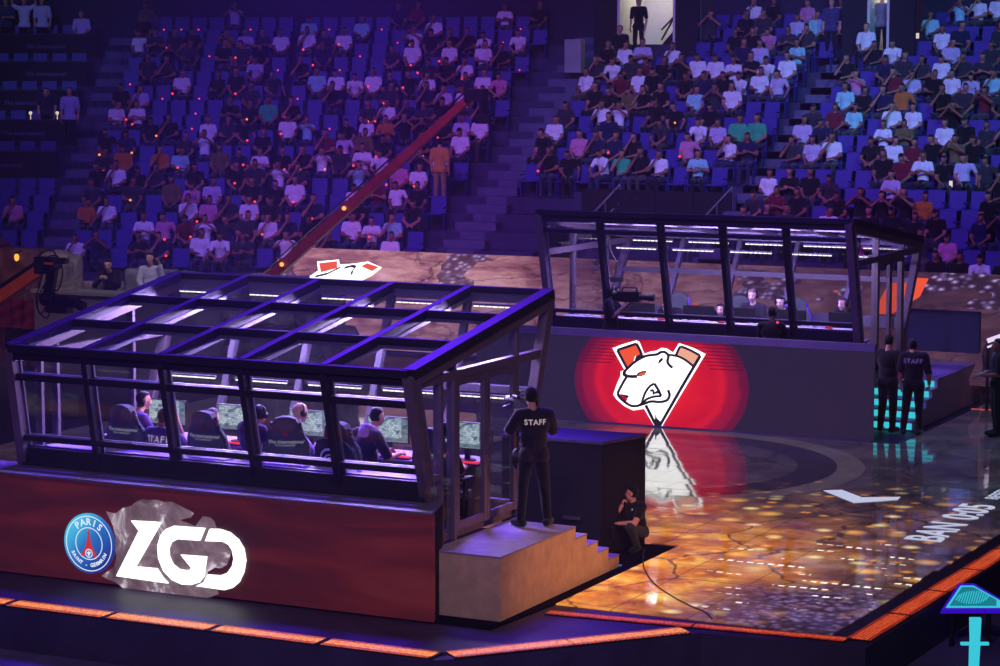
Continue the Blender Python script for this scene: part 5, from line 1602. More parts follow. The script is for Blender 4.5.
# teal lamps in the front corner
def teal_lamp():
    root = empty('floor_lamp', (-7.55, 27.8, -.55), 0, 'teal grille lamp in a violet frame beyond the red stage edge', 'lamp')
    c = V((-7.55, 27.8, .075))
    rt2 = V((.893, .4495, 0)); up2 = V((-.28, .56, .78)).normalized()
    nrm = rt2.cross(up2).normalized()
    prof = [(-.31, -.13), (-.10, .165), (.06, .165), (.37, -.04), (.355, -.13)]
    f = lambda d, k: (lambda x, y: c + rt2 * (x * k) + up2 * (y * k) + nrm * d)
    mb = MB(); mb.prism([(x * 1.18, y * 1.22) for x, y in prof], f(-.10, 1), f(.0, 1)); mb.build('housing', M['violet_glow'], root)
    mb = MB(); mb.prism(prof, f(.0, 1.0), f(.012, 1.0)); fc = mb.build('face', M['cyan'], root)
    mb = MB(); mb.prism(prof, f(.013, .86), f(.02, .86)); mb.build('inset', M['cyan_soft'], fc)
    mb = MB()
    for i in range(13):
        x = -.15 + i * .03; h = .115 * math.sqrt(max(0, 1 - ((x - .03) / .20) ** 2))
        if h > .01:
            mb.beam(c + rt2 * (x - .03) + up2 * (-h * .75) + nrm * .024, c + rt2 * (x + .03) + up2 * (h * .75) + nrm * .024, .012, .008, nrm)
    mb.build('grille', M['cyan'], fc)
    for s in (-.2, .25):
        mb = MB(); p = c + rt2 * s - nrm * .1; mb.beam((p.x, p.y, -.55), (p.x, p.y, p.z), .05, .05, (0, 1, 0)); mb.build('leg', M['black'], root)
teal_lamp()
def sword():
    root = empty('light_sword', (-6.91, 25.69, -.55), 0, 'cyan glowing cross shaped lamp post in the front corner', 'lamp')
    b = V((-6.91, 25.69, -.55)); rt2 = V((.893, .4495, 0)); fw = V((-.4495, .893, 0))
    t = b + V((0, 0, .895))
    mb = MB(); mb.beam(b + V((0, 0, .02)) - rt2 * .01, t - V((0, 0, .30)), .10, .07, fw, .12, .07); mb.build('blade', M['cyan'], root, bevel=.012)
    mb = MB(); mb.beam(t - V((0, 0, .29)), t + V((0, 0, .0)), .11, .07, fw, .13, .08); mb.build('grip', M['cyan'], root, bevel=.012)
    mb = MB(); p = t - V((0, 0, .30)); mb.beam(p - rt2 * .16, p + rt2 * .16, .05, .035, (0, 0, 1)); mb.build('crossbar', M['cyan'], root, bevel=.008)
    mb = MB(); mb.cyl(b, b + V((0, 0, .03)), .18, .16, 20); mb.build('base', M['black'], root)
sword()

# ------------------------------------------------------------------ the stand: bent rows round the end of the hall
Y0, XC, DR, RISE, Z0, R0, NR = 51.6, -26.0, .85, .41, 1.1, 14.0, 16
TH = 0.46624
def Sp(s, off):
    """Plan position and turn of the stand at distance s along the front row, off metres behind it."""
    if s >= 0: return V((XC + s, Y0 + off, 0)), 0.0
    if s > -R0 * TH:
        ph = -s / R0
        return V((XC - (R0 + off) * math.sin(ph), Y0 - R0 + (R0 + off) * math.cos(ph), 0)), ph
    t = -s - R0 * TH
    return V((XC - (R0 + off) * math.sin(TH) - t * math.cos(TH), Y0 - R0 + (R0 + off) * math.cos(TH) - t * math.sin(TH), 0)), TH
def stretch(s, off):
    return (R0 + off) / R0 if -R0 * TH < s < 0 else 1.0
S_LO, S_HI = -18.0, 16.0
AISLES = [(-11.6, 'left stair'), (-1.75, 'middle stair'), (5.0, 'far stair')]
def sline(a, b, step=.8):
    n = max(1, int((b - a) / step)); return [a + (b - a) * i / n for i in range(n + 1)]
def tiers(mb, a, b, r0, r1):
    """Stepped concrete between s = a and s = b for rows r0..r1."""
    for r in range(r0, r1):
        z = Z0 + RISE * r
        ss = sline(a, b)
        for u, w in zip(ss[:-1], ss[1:]):
            p = [Sp(u, r * DR)[0], Sp(w, r * DR)[0], Sp(w, (r + 1) * DR)[0], Sp(u, (r + 1) * DR)[0]]
            mb.hexa([q + V((0, 0, z - RISE - .25)) for q in p] + [q + V((0, 0, z)) for q in p])
mb = MB(); tiers(mb, S_LO, .1, 0, NR); tiers(mb, .1, 4.6, 5, NR); tiers(mb, 4.6, S_HI, 0, NR)
struct('floor_stand', mb, M['stand'])
for s, nm in AISLES:            # half steps of the stairs
    mb = MB()
    for r in range(NR):
        k = .55 / stretch(s, r * DR)
        for h in (0, 1):
            z = Z0 + RISE * r + h * RISE / 2 + .012
            o0 = r * DR + h * DR / 2; o1 = (r + 1) * DR
            p = [Sp(s - k, o0)[0], Sp(s + k, o0)[0], Sp(s + k, o1)[0], Sp(s - k, o1)[0]]
            mb.hexa([q + V((0, 0, z - .5)) for q in p] + [q + V((0, 0, z)) for q in p])
    o = struct('stand_wall_1', mb, M['stair']); o.name = 'stair_flight'
    tag(o, 'flight of concrete steps between seat blocks, ' + {'left stair': 'beside the desk tiers', 'middle stair': 'under the pale block by the lit doorway', 'far stair': 'running down from the narrow lit doorway'}[nm], 'stairs')
    o['kind'] = 'thing'
# front wall of the stand
for ti, (a, b, r) in enumerate(((S_LO, -6.6, 0), (-6.6, .1, 0), (.1, 4.6, 5), (4.6, S_HI, 0))):
    mb = MB()
    for u, w in zip(sline(a, b)[:-1], sline(a, b)[1:]):
        p0, p1 = Sp(u, r * DR - .06)[0], Sp(w, r * DR - .06)[0]; q0, q1 = Sp(u, r * DR - .002)[0], Sp(w, r * DR - .002)[0]
        zt = Z0 + RISE * r + (.32 if r == 0 else .18)
        mb.hexa([p0 + V((0, 0, -.55)), p1 + V((0, 0, -.55)), q1 + V((0, 0, -.55)), q0 + V((0, 0, -.55)), p0 + V((0, 0, zt)), p1 + V((0, 0, zt)), q1 + V((0, 0, zt)), q0 + V((0, 0, zt))])
    struct(f'stand_wall_{ti + 1}', mb, M['stand'])
# guard rails before the raised middle block
for i, (s0, lb) in enumerate(((.5, 'slanting dark guard rail left of the raised middle block'), (3.6, 'slanting dark guard rail right of the raised middle block'))):
    root = empty('guard_rail', Sp(s0, 4.2)[0] + V((0, 0, 2.2)), 0, lb, 'railing')
    a = Sp(s0 - .1, 3.7)[0] + V((0, 0, 2.35)); b = Sp(s0 + .9, 4.2)[0] + V((0, 0, 3.55))
    mb = MB(); mb.tube([a, b], .035, 8); mb.build('top_bar', M['rail'], root)
    mb = MB(); mb.tube([a + V((0, 0, -.45)), b + V((0, 0, -.45))], .025, 8); mb.build('mid_bar', M['rail'], root)
    for t in (0, .33, .66, 1):
        p = a.lerp(b, t); mb = MB(); mb.tube([p, p + V((0, 0, -.9))], .025, 8); mb.build('bar_post', M['rail'], root)
pn = empty('barrier', Sp(2.4, 4.1)[0], 0, 'long dark barrier panel below the raised middle block', 'barrier')
for k in range(4):
    a = Sp(.35 + k * 1.05, 4.14)[0]; b = Sp(1.36 + k * 1.05, 4.14)[0]
    mb = MB(); mb.hexa([a + V((0, -.03, 2.2)), b + V((0, -.03, 2.2)), b + V((0, .03, 2.2)), a + V((0, .03, 2.2)), a + V((0, -.03, 3.42)), b + V((0, -.03, 3.42)), b + V((0, .03, 3.42)), a + V((0, .03, 3.42))]); mb.build('panel', M['black'], pn)

# back wall with two lit doorways
def wall_piece(mb, a, b, z0, z1, o0, o1):
    for u, w in zip(sline(a, b)[:-1], sline(a, b)[1:]):
        p = [Sp(u, o0)[0], Sp(w, o0)[0], Sp(w, o1)[0], Sp(u, o1)[0]]
        mb.hexa([q + V((0, 0, z0)) for q in p] + [q + V((0, 0, z1)) for q in p])
OB = NR * DR
zt = Z0 + RISE * NR
mb = MB(); 
DO = [(-1.15, -.27, 14), (5.72, 6.2, 13)]
wall_piece(mb, S_LO, S_HI, zt + 1.9, 14.5, OB + .05, OB + .3)
wall_piece(mb, S_LO, -1.6, zt - 2, zt + 1.9, OB + .05, OB + .3); wall_piece(mb, .2, 5.3, zt - 2, zt + 1.9, OB + .05, OB + .3); wall_piece(mb, 6.6, S_HI, zt - 2, zt + 1.9, OB + .05, OB + .3)
struct('wall_back', mb, m_plain('dark_hall_wall', rgb(44, 40, 62), .9, var=.15, scale=1))
for i, (a, b, r) in enumerate(DO):
    z = Z0 + RISE * r; o0 = r * DR + .35
    A_, ph = Sp((a + b) / 2, o0)
    n = V((-math.sin(ph), math.cos(ph), 0)); tx = V((math.cos(ph), math.sin(ph), 0))
    w = (Sp(b, o0)[0] - Sp(a, o0)[0]).length / 2
    root = empty('doorway', A_ + V((0, 0, z)), ph, 'wide lit doorway at the top of the middle stair' if i == 0 else 'narrow lit doorway at the top of the far stair', 'doorway')
    H_ = 2.7
    mb = MB(); mb.box((-w, 2.2, 0), (w, 2.3, H_)); mb.build('rear_wall', M['lit_room'], root, world=False)
    for s in (-1, 1):
        mb = MB(); mb.box((min(s * w, s * (w + .08)), 0, 0), (max(s * w, s * (w + .08)), 2.3, H_)); mb.build('side_wall', M['lit_room'], root, world=False)
        mb = MB(); mb.box((min(s * (w + .08), s * (w + .8)), -.02, -.3), (max(s * (w + .08), s * (w + .8)), .1, H_)); mb.build('dark_jamb', M['black'], root, world=False)
    mb = MB(); mb.box((-w, 0, -.05), (w, 2.3, .0)); mb.build('sill', M['lit_room'], root, world=False)
    mb = MB(); mb.box((-w, 0, H_), (w, 2.3, H_ + .1)); mb.build('lintel', M['lit_room'], root, world=False)
    if i == 0:
        for k in range(2):
            mb = MB(); mb.tube([(.05, 1.2, .55 + k * .3), (w - .25, .9, 1.25 + k * .3 * 0), (w - .02, .9, 1.25)][:3], .03, 8); mb.build('hand_rail', M['black'], root, world=False)
        mb = MB(); mb.prism([(.0, 0), (w, 0), (w, .85), (.55, .85), (.0, .25)], lambda x, y: (x, .95, y), lambda x, y: (x, 1.05, y)); mb.build('stair_side', M['black'], root, world=False)
    ld = bpy.data.lights.new('corridor_lamp', 'AREA'); ld.size = .5; ld.energy = 24 if i == 0 else 18; ld.color = (1, .95, .86)
    lo = bpy.data.objects.new('corridor_lamp', ld); COL.objects.link(lo); lo.parent = root; lo.location = (0, 1.2, H_ - .05)
p, ph = Sp(-1.62, 12.6 * DR)
mb = MB(); mb.cbox((0, 0, .47), (.50, .4, .96)); o = mb.build('concrete_block', M['grey_wall'], bevel=.015); o.location = p + V((0, 0, Z0 + RISE * 13)); o.rotation_euler = (0, 0, ph)
tag(o, 'pale grey upright block at the head of the middle stair', 'block')
M_gb = o

# ------------------------------------------------------------------ seats and spectators
def rowname(r):
    k = NR - r
    return ['', 'top', 'second', 'third', 'fourth', 'fifth', 'sixth', 'seventh', 'eighth', 'ninth', 'tenth', 'eleventh', 'twelfth', 'thirteenth', 'fourteenth', 'fifteenth', 'sixteenth'][k]
ORD = 'first second third fourth fifth sixth seventh eighth ninth tenth eleventh twelfth thirteenth fourteenth fifteenth sixteenth seventeenth eighteenth nineteenth twentieth'.split()
def ordn(n):
    if n < 20: return ORD[n]
    return 'twenty-' + ORD[(n - 20) % 20] if n < 29 else 'far'

mb = MB()
mb.hexa([(-.22, .17, .38), (.22, .17, .38), (.22, .21, .38), (-.22, .21, .38), (-.21, .26, .86), (.21, .26, .86), (.21, .30, .86), (-.21, .30, .86)])
mb.hexa([(-.21, -.20, .40), (.21, -.20, .40), (.21, .18, .38), (-.21, .18, .38), (-.21, -.20, .445), (.21, -.20, .445), (.21, .18, .43), (-.21, .18, .43)])
mb.box((-.24, -.1, .0), (-.215, .2, .44)); mb.box((.215, -.1, .0), (.24, .2, .44)); mb.box((-.245, -.15, .56), (-.22, .2, .60)); mb.box((.22, -.15, .56), (.245, .2, .60))
seat_me = mb.mesh('stadium_seat', bevel=.012); seat_me.materials.append(M['seat'])

def look_of(kind):
    lap = {}
    if kind == 0: return at(SIT, wr_l=(.10, -.22, .64), wr_r=(-.10, -.22, .64)), (0, -1, -.1)
    if kind == 1: return at(SIT, wr_l=(.05, -.16, .86), el_l=(.27, -.02, .78), wr_r=(-.07, -.18, .82), el_r=(-.27, -.02, .78)), (.1, -1, -.05)
    if kind == 2: return at(SIT, chest=(0, -.04, .88), neck=(0, -.12, 1.04), head=(0, -.19, 1.18), sh_l=(.185, -.10, .98), sh_r=(-.185, -.10, .98), el_l=(.22, -.30, .72), wr_l=(.04, -.40, .62), el_r=(-.22, -.30, .72), wr_r=(-.04, -.40, .62)), (0, -1, -.35)
    if kind == 3: return at(SIT, el_r=(-.25, -.14, .78), wr_r=(-.05, -.12, 1.08), wr_l=(.02, -.2, .70)), (-.25, -1, -.1)
    if kind == 4: return at(SIT, head=(.05, .02, 1.24), wr_l=(.16, -.32, .60), wr_r=(-.02, -.2, .74)), (.6, -1, -.05)
    if kind == 5: return at(SIT, el_l=(.30, -.12, .92), wr_l=(.08, -.26, 1.12), el_r=(-.30, -.12, .92), wr_r=(-.08, -.26, 1.12)), (0, -1, 0)
    if kind == 6: return at(SIT, head=(-.04, .0, 1.23), chest=(-.03, .09, .90), el_l=(.30, .05, .80), wr_l=(.30, -.2, .64), wr_r=(-.08, -.24, .62)), (-.5, -1, -.15)
    return at(SIT, wr_l=(.12, -.36, .62), wr_r=(-.12, -.36, .62), head=(0, -.02, 1.22)), (0, -1, -.5)
SHIRTS = [('white', (232, 232, 236), 34), ('black', (22, 20, 26), 30), ('dark grey', (52, 50, 58), 14), ('navy', (30, 34, 70), 8), ('pale lilac', (196, 180, 214), 9),
          ('pale teal', (150, 214, 214), 7), ('maroon', (110, 30, 48), 4), ('pink', (206, 130, 170), 4), ('olive', (110, 100, 60), 2), ('green', (60, 190, 130), 1), ('orange', (190, 110, 50), 2)]
proto = []
hairm = [cloth((14, 12, 14), .6), cloth((34, 24, 22), .6)]
trm = [cloth((24, 24, 34)), cloth((44, 50, 80)), cloth((70, 66, 66))]
skm = [skin((176, 122, 100)), skin((150, 100, 80))]
for k in range(8):
    J, lk = look_of(k)
    for fem in ((False, True) if k in (0, 3, 4) else (False,)):
        proto.append(crowd_mesh(J, lk, None, None, None, None, female=fem))
shirt_mats = {nm: cloth(c) for nm, c, w in SHIRTS}
cache = {}
def figure_mesh(p, sh, t, h, k):
    key = (p, sh, t, h, k)
    if key not in cache:
        me = proto[p].copy()
        for m in (skm[k], shirt_mats[sh], trm[t], hairm[h]): me.materials.append(m)
        cache[key] = me
    return cache[key]
pick = [nm for nm, c, w in SHIRTS for _ in range(w)]
VOM = (.1, 4.6, 5)
CAMP = V((0, 0, 6.5))
cfw = V((-.4467, .8877, -.1112)); crt = V((.8933, .4495, 0)); cup = crt.cross(cfw)
def px(p):
    d = V(p) - CAMP; z = d.dot(cfw); return 500 + 2350 * d.dot(crt) / z, 333 - 2350 * d.dot(cup) / z
def shown(p):
    """Roughly: is this place inside the photograph and not behind the booths or the stone wall?"""
    x, y = px(p)
    if not (-14 < x < 1014 and y > -16): return False
    lim = 272 if x < 160 else 268 if x < 290 else 258 if x < 540 else 222 if x < 850 else 250 if x < 925 else 276
    return y < lim
spots = []
SPC = .53
for blk, (a, b, stair, side) in enumerate(((-11.0, -2.45, 'left stair', 1), (-1.05, 4.4, 'middle stair', 1), (5.6, 15.5, 'far stair', 1))):
    for r in range(NR):
        s = a; n = 0
        while s < b:
            skip = (blk == 1 and (r < 5 or (r >= 13 and s < .35))) or (blk == 2 and r >= 13 and s < 6.75) 
            if not skip:
                p, ph = Sp(s, r * DR + .42)
                p.z = Z0 + RISE * r
                if shown(p + V((0, 0, 1.0))):
                    spots.append((p, ph, blk, r, n, stair))
            s += SPC / stretch(s, r * DR); n += 1
for r in range(0, 5):                       # the lowest seats beyond the left stair
    s = -12.4; n = 0
    while s > -17.5:
        p, ph = Sp(s, r * DR + .42); p.z = Z0 + RISE * r
        if shown(p + V((0, 0, 1.0))): spots.append((p, ph, 3, r, n, 'left stair'))
        s -= SPC; n += 1
rc = random.Random(11)
occ = []; free = []
for sp in spots:
    p, ph, blk, r, n, stair = sp
    x, y = px(p)
    dens = {0: .66, 1: .72, 2: .76, 3: .22}[blk]
    if r >= 14: dens -= .22
    if blk == 0 and r in (11, 12): dens -= .22
    if blk == 1 and r == 8 and n > 5: dens -= .3
    dens += .32 * (noise.noise(V((x / 60.0, y / 22.0, 1.7))))
    (occ if rc.random() < dens else free).append(sp)
occ.sort(key=lambda q: (q[0] - CAMP).length)
free.sort(key=lambda q: (q[0] - CAMP).length)
BL = {0: 'past the left stair', 1: 'past the middle stair', 2: 'past the far stair', 3: 'before the left stair'}
pose_txt = ['hands on lap', 'arms folded', 'leaning forward', 'chin on hand', 'looking aside', 'hands raised', 'lounging', 'looking down']
pose_of = [0, 0, 1, 2, 3, 3, 4, 4, 5, 6, 7]
mb = MB(); mb.sph((0, 0, 0), .034, None, 8, 6); dot_me = mb.mesh('wristband', smooth=True); dot_me.materials.append(M['bulb_red'])
dot_am = dot_me.copy(); dot_am.materials.clear(); dot_am.materials.append(M['bulb_amber'])
rest_people = []; print('SPECTATORS', len(occ), 'FREE', len(free))
def tone(x, y):
    return rc.choice(pick)
for i, (p, ph, blk, r, n, stair) in enumerate(occ):
    pi = rc.randrange(len(proto)); x, y = px(p)
    sh = rc.choice(pick)
    if y > 215 and blk == 2 and rc.random() < .3: sh = 'black'
    me = figure_mesh(pi, sh, rc.randrange(3), rc.randrange(2), rc.randrange(2))
    rz = ph + rc.gauss(0, .16); sc = rc.uniform(.93, 1.05)
    loc = p + V((rc.uniform(-.03, .03), rc.uniform(-.03, .03), 0))
    dot = (x < 520 and rc.random() < .40) or (x >= 520 and rc.random() < .03)
    if i < 300:
        o = bpy.data.objects.new('person', me); COL.objects.link(o)
        o.location = loc; o.rotation_euler = (0, 0, rz); o.scale = (sc,) * 3
        tag(o, f'{sh} shirt, {pose_txt[pose_of[pi]]}, {rowname(r)} row from top, {ordn(n)} place {BL[blk]}', 'person', 'spectators in the stand')
        if dot:
            d = bpy.data.objects.new('wristband', dot_am if rc.random() < .25 else dot_me); COL.objects.link(d); d.parent = o
            d.location = (rc.uniform(-.22, .22), -.32, rc.uniform(.62, .82))
    else:
        rest_people.append((me, loc, rz, sc, dot))
def joined(name, items, mats, slot_of):
    """Many placed meshes as one object."""
    vs = []; loops = []; starts = []; tot = []; mi = []; base = 0; lb = 0
    for me, loc, rz, sc, extra in items:
        nv = len(me.vertices); co = np.empty(nv * 3, np.float32); me.vertices.foreach_get('co', co); co = co.reshape(-1, 3) * sc
        c, s = math.cos(rz), math.sin(rz)
        q = np.stack([co[:, 0] * c - co[:, 1] * s + loc[0], co[:, 0] * s + co[:, 1] * c + loc[1], co[:, 2] + loc[2]], 1)
        vs.append(q)
        nl = len(me.loops); li = np.empty(nl, np.int32); me.loops.foreach_get('vertex_index', li); loops.append(li + base)
        npoly = len(me.polygons); ls = np.empty(npoly, np.int32); me.polygons.foreach_get('loop_start', ls); starts.append(ls + lb)
        m = np.empty(npoly, np.int32); me.polygons.foreach_get('material_index', m)
        tab = np.array([slot_of[x.name] for x in me.materials], np.int32); mi.append(tab[m])
        base += nv; lb += nl
    out = bpy.data.meshes.new(name)
    V_ = np.concatenate(vs).astype(np.float32); L_ = np.concatenate(loops); S_ = np.concatenate(starts); M_ = np.concatenate(mi)
    out.vertices.add(len(V_)); out.vertices.foreach_set('co', V_.ravel())
    out.loops.add(len(L_)); out.loops.foreach_set('vertex_index', L_)
    out.polygons.add(len(S_)); out.polygons.foreach_set('loop_start', S_); 
    out.polygons.foreach_set('material_index', M_)
    out.polygons.foreach_set('use_smooth', np.ones(len(S_), bool))
    for m in mats: out.materials.append(m)
    out.update(calc_edges=True); out.validate()
    o = bpy.data.objects.new(name, out); COL.objects.link(o)
    return o
if rest_people:
    mats = skm + list(shirt_mats.values()) + trm + hairm + [M['bulb_red']]
    slot = {m.name: i for i, m in enumerate(mats)}
    dots = [(dot_me, V((l[0] + rc.uniform(-.2, .2), l[1] - .34, l[2] + rc.uniform(.62, .85))), 0, 1.0, 0) for me, l, rz, sc, d in rest_people if d]
    o = joined('crowd', rest_people + dots, mats, slot)
    tag(o, 'rest of the audience filling the upper rows of the stand', 'crowd', kind='stuff')
# seats: the empty ones show most
order = free + occ
order = [q for q in free] + occ
ind = order[:300]; rest = order[300:]
for (p, ph, blk, r, n, stair) in ind:
    o = bpy.data.objects.new('stadium_seat', seat_me); COL.objects.link(o); o.location = p; o.rotation_euler = (0, 0, ph)
    tag(o, f'blue tip-up seat, {rowname(r)} row from the top, {ordn(n)} place {BL[blk]}', 'seat', 'stadium seats')
if rest:
    o = joined('seating', [(seat_me, p, ph, 1.0, 0) for p, ph, *_ in rest], [M['seat']], {M['seat'].name: 0})
    tag(o, 'remaining blue seats of the stand, mostly under spectators', 'seats', kind='stuff')
# glowing wristbands left on empty seats in the upper left block
k = 0
for (p, ph, blk, r, n, stair) in free:
    x, y = px(p)
    if blk == 0 and 20 < y < 150 and rc.random() < .42 and k < 60:
        d = bpy.data.objects.new('wristband', dot_me); COL.objects.link(d); d.location = p + V((0, -.02, .475)); d.scale = (.8,) * 3; k += 1
        tag(d, f'red wristband on empty seat, {rowname(r)} row from top, {ordn(n)} place {BL[blk]}', 'wristband', 'wristbands left on seats')

# lit phones among the audience
for s, r, z, lb in ((10.1, 5.25, .6, 'lit phone held up in the block past the far stair, lower one'), (8.2, 7.0, .5, 'lit phone glowing in the block past the far stair, upper of the lower two'), (6.9, 14.25, .6, 'small lit phone near the top of the block past the far stair')):
    p, ph = Sp(s, r * DR); mb = MB(); mb.cbox((0, 0, 0), (.10, .012, .17)); o = mb.build('phone', M['plastic'], bevel=.004); o.location = p + V((0, -.1, Z0 + RISE * int(r) + z)); o.rotation_euler = (0, 0, ph)
    mb = MB(); mb.cbox((0, -.008, 0), (.085, .004, .15)); mb.build('screen', m_emit('phone_screen_%d' % int(s * 10), rgb(230, 220, 210), 1.0, False), o, world=False)
    tag(o, lb, 'phone')

# press desks and chairs beyond the left stair
def press_tier(r, i):
    z = Z0 + RISE * r
    (a, ph), (b, _) = Sp(-17.2, r * DR + .05), Sp(-12.35, r * DR + .05)
    root = empty('press_counter', a.lerp(b, .5) + V((0, 0, z)), ph, f'long dark press counter beyond the left stair, {ORD[i]} from the top', 'counter', 'press counters')
    L = (b - a).length / 2
    mb = MB(); mb.box((-L, -.03, -.1), (L, .03, .70)); fp = mb.build('front_panel', M['black'], root, world=False)
    mb = MB(); mb.box((-L, -.06, .70), (L, .42, .74)); mb.build('counter_top', M['desk_dark'], root, world=False)
    for x in (-1.3 + .3 * (i % 3), .9 + .3 * (i % 2)):
        me = text_mesh('The International', .17, .35)
        for v in me.vertices: v.co = V((x + v.co.x, -.034, .36 + v.co.y))
        link_mesh('lettering', me, M['desk_sign'], fp)
    return L
idx = 0
for i, r in enumerate((14, 12, 10, 8, 6)):
    press_tier(r, i)
    for j in range(8):
        s = -12.75 - j * .58
        p, ph = Sp(s, (r + 1) * DR - .02); p.z = Z0 + RISE * r
        if not (-20 < px(p)[0] < 140): continue
        if r == 14: p.z += .05
        o = bpy.data.objects.new('stadium_seat', seat_me); COL.objects.link(o); o.location = p + V((0, 0, .12 + 0)); o.rotation_euler = (0, 0, ph)
        tag(o, f'blue press chair behind the {ORD[i]} counter from the top, {ORD[j]} from the left stair', 'seat', 'press chairs')
def stand_person(s, off, z, pose, label, sh, rz=0.0, **kw):
    p, ph = Sp(s, off); p.z = z
    J = pose
    return person(J, p, ph + rz, label, kw.pop('group', None), shirt=sh, voxel=.024, **kw)
arms_up = at(STAND, el_l=(.36, .0, 1.52), wr_l=(.34, -.04, 1.80), el_r=(-.36, 0, 1.52), wr_r=(-.34, -.04, 1.80))
zt15 = Z0 + RISE * 15
stand_person(-14.65, 14.95 * DR, Z0 + RISE * 14 + .1, arms_up, 'standing person in pale shirt with both arms raised at the top left', (216, 216, 228))
stand_person(-14.1, 14.95 * DR, Z0 + RISE * 14 + .1, at(STAND), 'standing person in pale shirt beside the one with raised arms', (200, 206, 222))
stand_person(-15.2, 14.95 * DR, Z0 + RISE * 14 + .1, at(STAND, wr_l=(.05, -.25, 1.15)), 'standing person in dark shirt at the top left edge', (60, 66, 92))
stand_person(-12.9, 14.8 * DR, Z0 + RISE * 14 + .1, at(SIT), 'person in lilac shirt sitting at the end of the top press counter', (200, 180, 230))
stand_person(-12.2, 7.7 * DR, Z0 + RISE * 7 + .3, at(STAND), 'steward in pale shirt standing by the left stair at the press counters', (170, 170, 210))
stand_person(-13.0, 8.7 * DR, Z0 + RISE * 8, at(STAND, head=(0, -.06, 1.5)), 'dark figure standing behind the fourth press counter', (40, 40, 66))
for i, (s, r) in enumerate(((-12.65, 8.3), (-13.4, 8.3))):
    p, ph = Sp(s, r * DR); mb = MB(); mb.sph(p + V((0, 0, Z0 + RISE * 8 + .92)), .05, None, 10, 8); mb.cyl(p + V((0, 0, Z0 + RISE * 8 + .74)), p + V((0, 0, Z0 + RISE * 8 + .9)), .012, .012, 8)
    tag(mb.build('desk_lamp', m_emit('desk_lamp_glow_%d' % i, rgb(226, 214, 190), 1.0), smooth=True), ('small lit desk lamp on the fourth press counter nearer the stair', 'small lit desk lamp on the fourth press counter farther from the stair')[i], 'lamp')
# people standing in the stairs and doorways
stand_person(-2.75, 4.4 * DR, Z0 + RISE * 4 + .22, at(STAND), 'man in orange brown shirt standing on the middle stair', (206, 150, 70), rz=PI, trousers=(150, 130, 90))
stand_person(-.75, 13.9 * DR, Z0 + RISE * 13 + .42, at(STAND), 'standing woman silhouetted in the wide lit doorway', (16, 14, 18), hair_len=.06, bulk=.9)
stand_person(-1.0, 13.5 * DR, Z0 + RISE * 13, at(SIT), 'seated silhouette before the wide lit doorway', (20, 18, 30))
stand_person(5.9, 14.0 * DR, Z0 + RISE * 13 + .42, at(STAND), 'person in grey shirt standing in the narrow lit doorway', (120, 118, 128), rz=PI)
stand_person(6.35, 14.1 * DR, Z0 + RISE * 13 + .42, at(STAND), 'dark figure standing right beside the narrow lit doorway', (20, 18, 26))
stand_person(5.05, 13.6 * DR, Z0 + RISE * 13 + .3, at(STAND), 'dark figure standing at the head of the far stair', (24, 22, 38))
stand_person(4.5, 13.8 * DR, Z0 + RISE * 13 + .3, at(STAND), 'dim figure in violet standing at the head of the far stair', (70, 60, 110))
stand_person(5.75, 12.9 * DR, Z0 + RISE * 12 + .41, at(SIT), 'man in white shirt sitting below the narrow lit doorway', (226, 226, 232))
# ------------------------------------------------------------------ light and camera
def area(name, loc, target, size, energy, color, spread=None, size_y=None):
    ld = bpy.data.lights.new(name, 'AREA'); ld.size = size; ld.energy = energy; ld.color = color
    if size_y: ld.shape = 'RECTANGLE'; ld.size_y = size_y
    if spread: ld.spread = spread
    o = bpy.data.objects.new(name, ld); COL.objects.link(o); o.location = loc
    o.rotation_euler = (V(target) - V(loc)).to_track_quat('-Z', 'Y').to_euler()
    return o
def spot(name, loc, target, energy, color, angle, blend=.5, radius=.25):
    ld = bpy.data.lights.new(name, 'SPOT'); ld.energy = energy; ld.color = color; ld.spot_size = R(angle); ld.spot_blend = blend; ld.shadow_soft_size = radius
    o = bpy.data.objects.new(name, ld); COL.objects.link(o); o.location = loc
    o.rotation_euler = (V(target) - V(loc)).to_track_quat('-Z', 'Y').to_euler()
    return o
# wash on the audience from the rig over the stage
spot('rig_wash_violet', (-24, 30, 19), (-27, 57, 4), 13000, (.24, .11, 1.0), 66, .8, .6)
spot('rig_wash_left', (-34, 32, 18), (-33, 53, 4), 6500, (.26, .12, 1.0), 48, .9, .6)
spot('rig_wash_right', (-10, 34, 19), (-14, 57, 4), 11000, (.22, .12, 1.0), 62, .8, .6)
spot('rig_cyan_right', (-4, 34, 17), (-15.5, 61, 6.2), 15000, (.08, .62, 1.0), 26, .7, .3)
spot('rig_cyan_middle', (-12, 30, 18), (-23.5, 60, 5.5), 9000, (.08, .6, 1.0), 22, .8, .3)
spot('rig_magenta', (-20, 30, 15), (-24, 54, 3), 6000, (.8, .12, .75), 50, .9, .4)
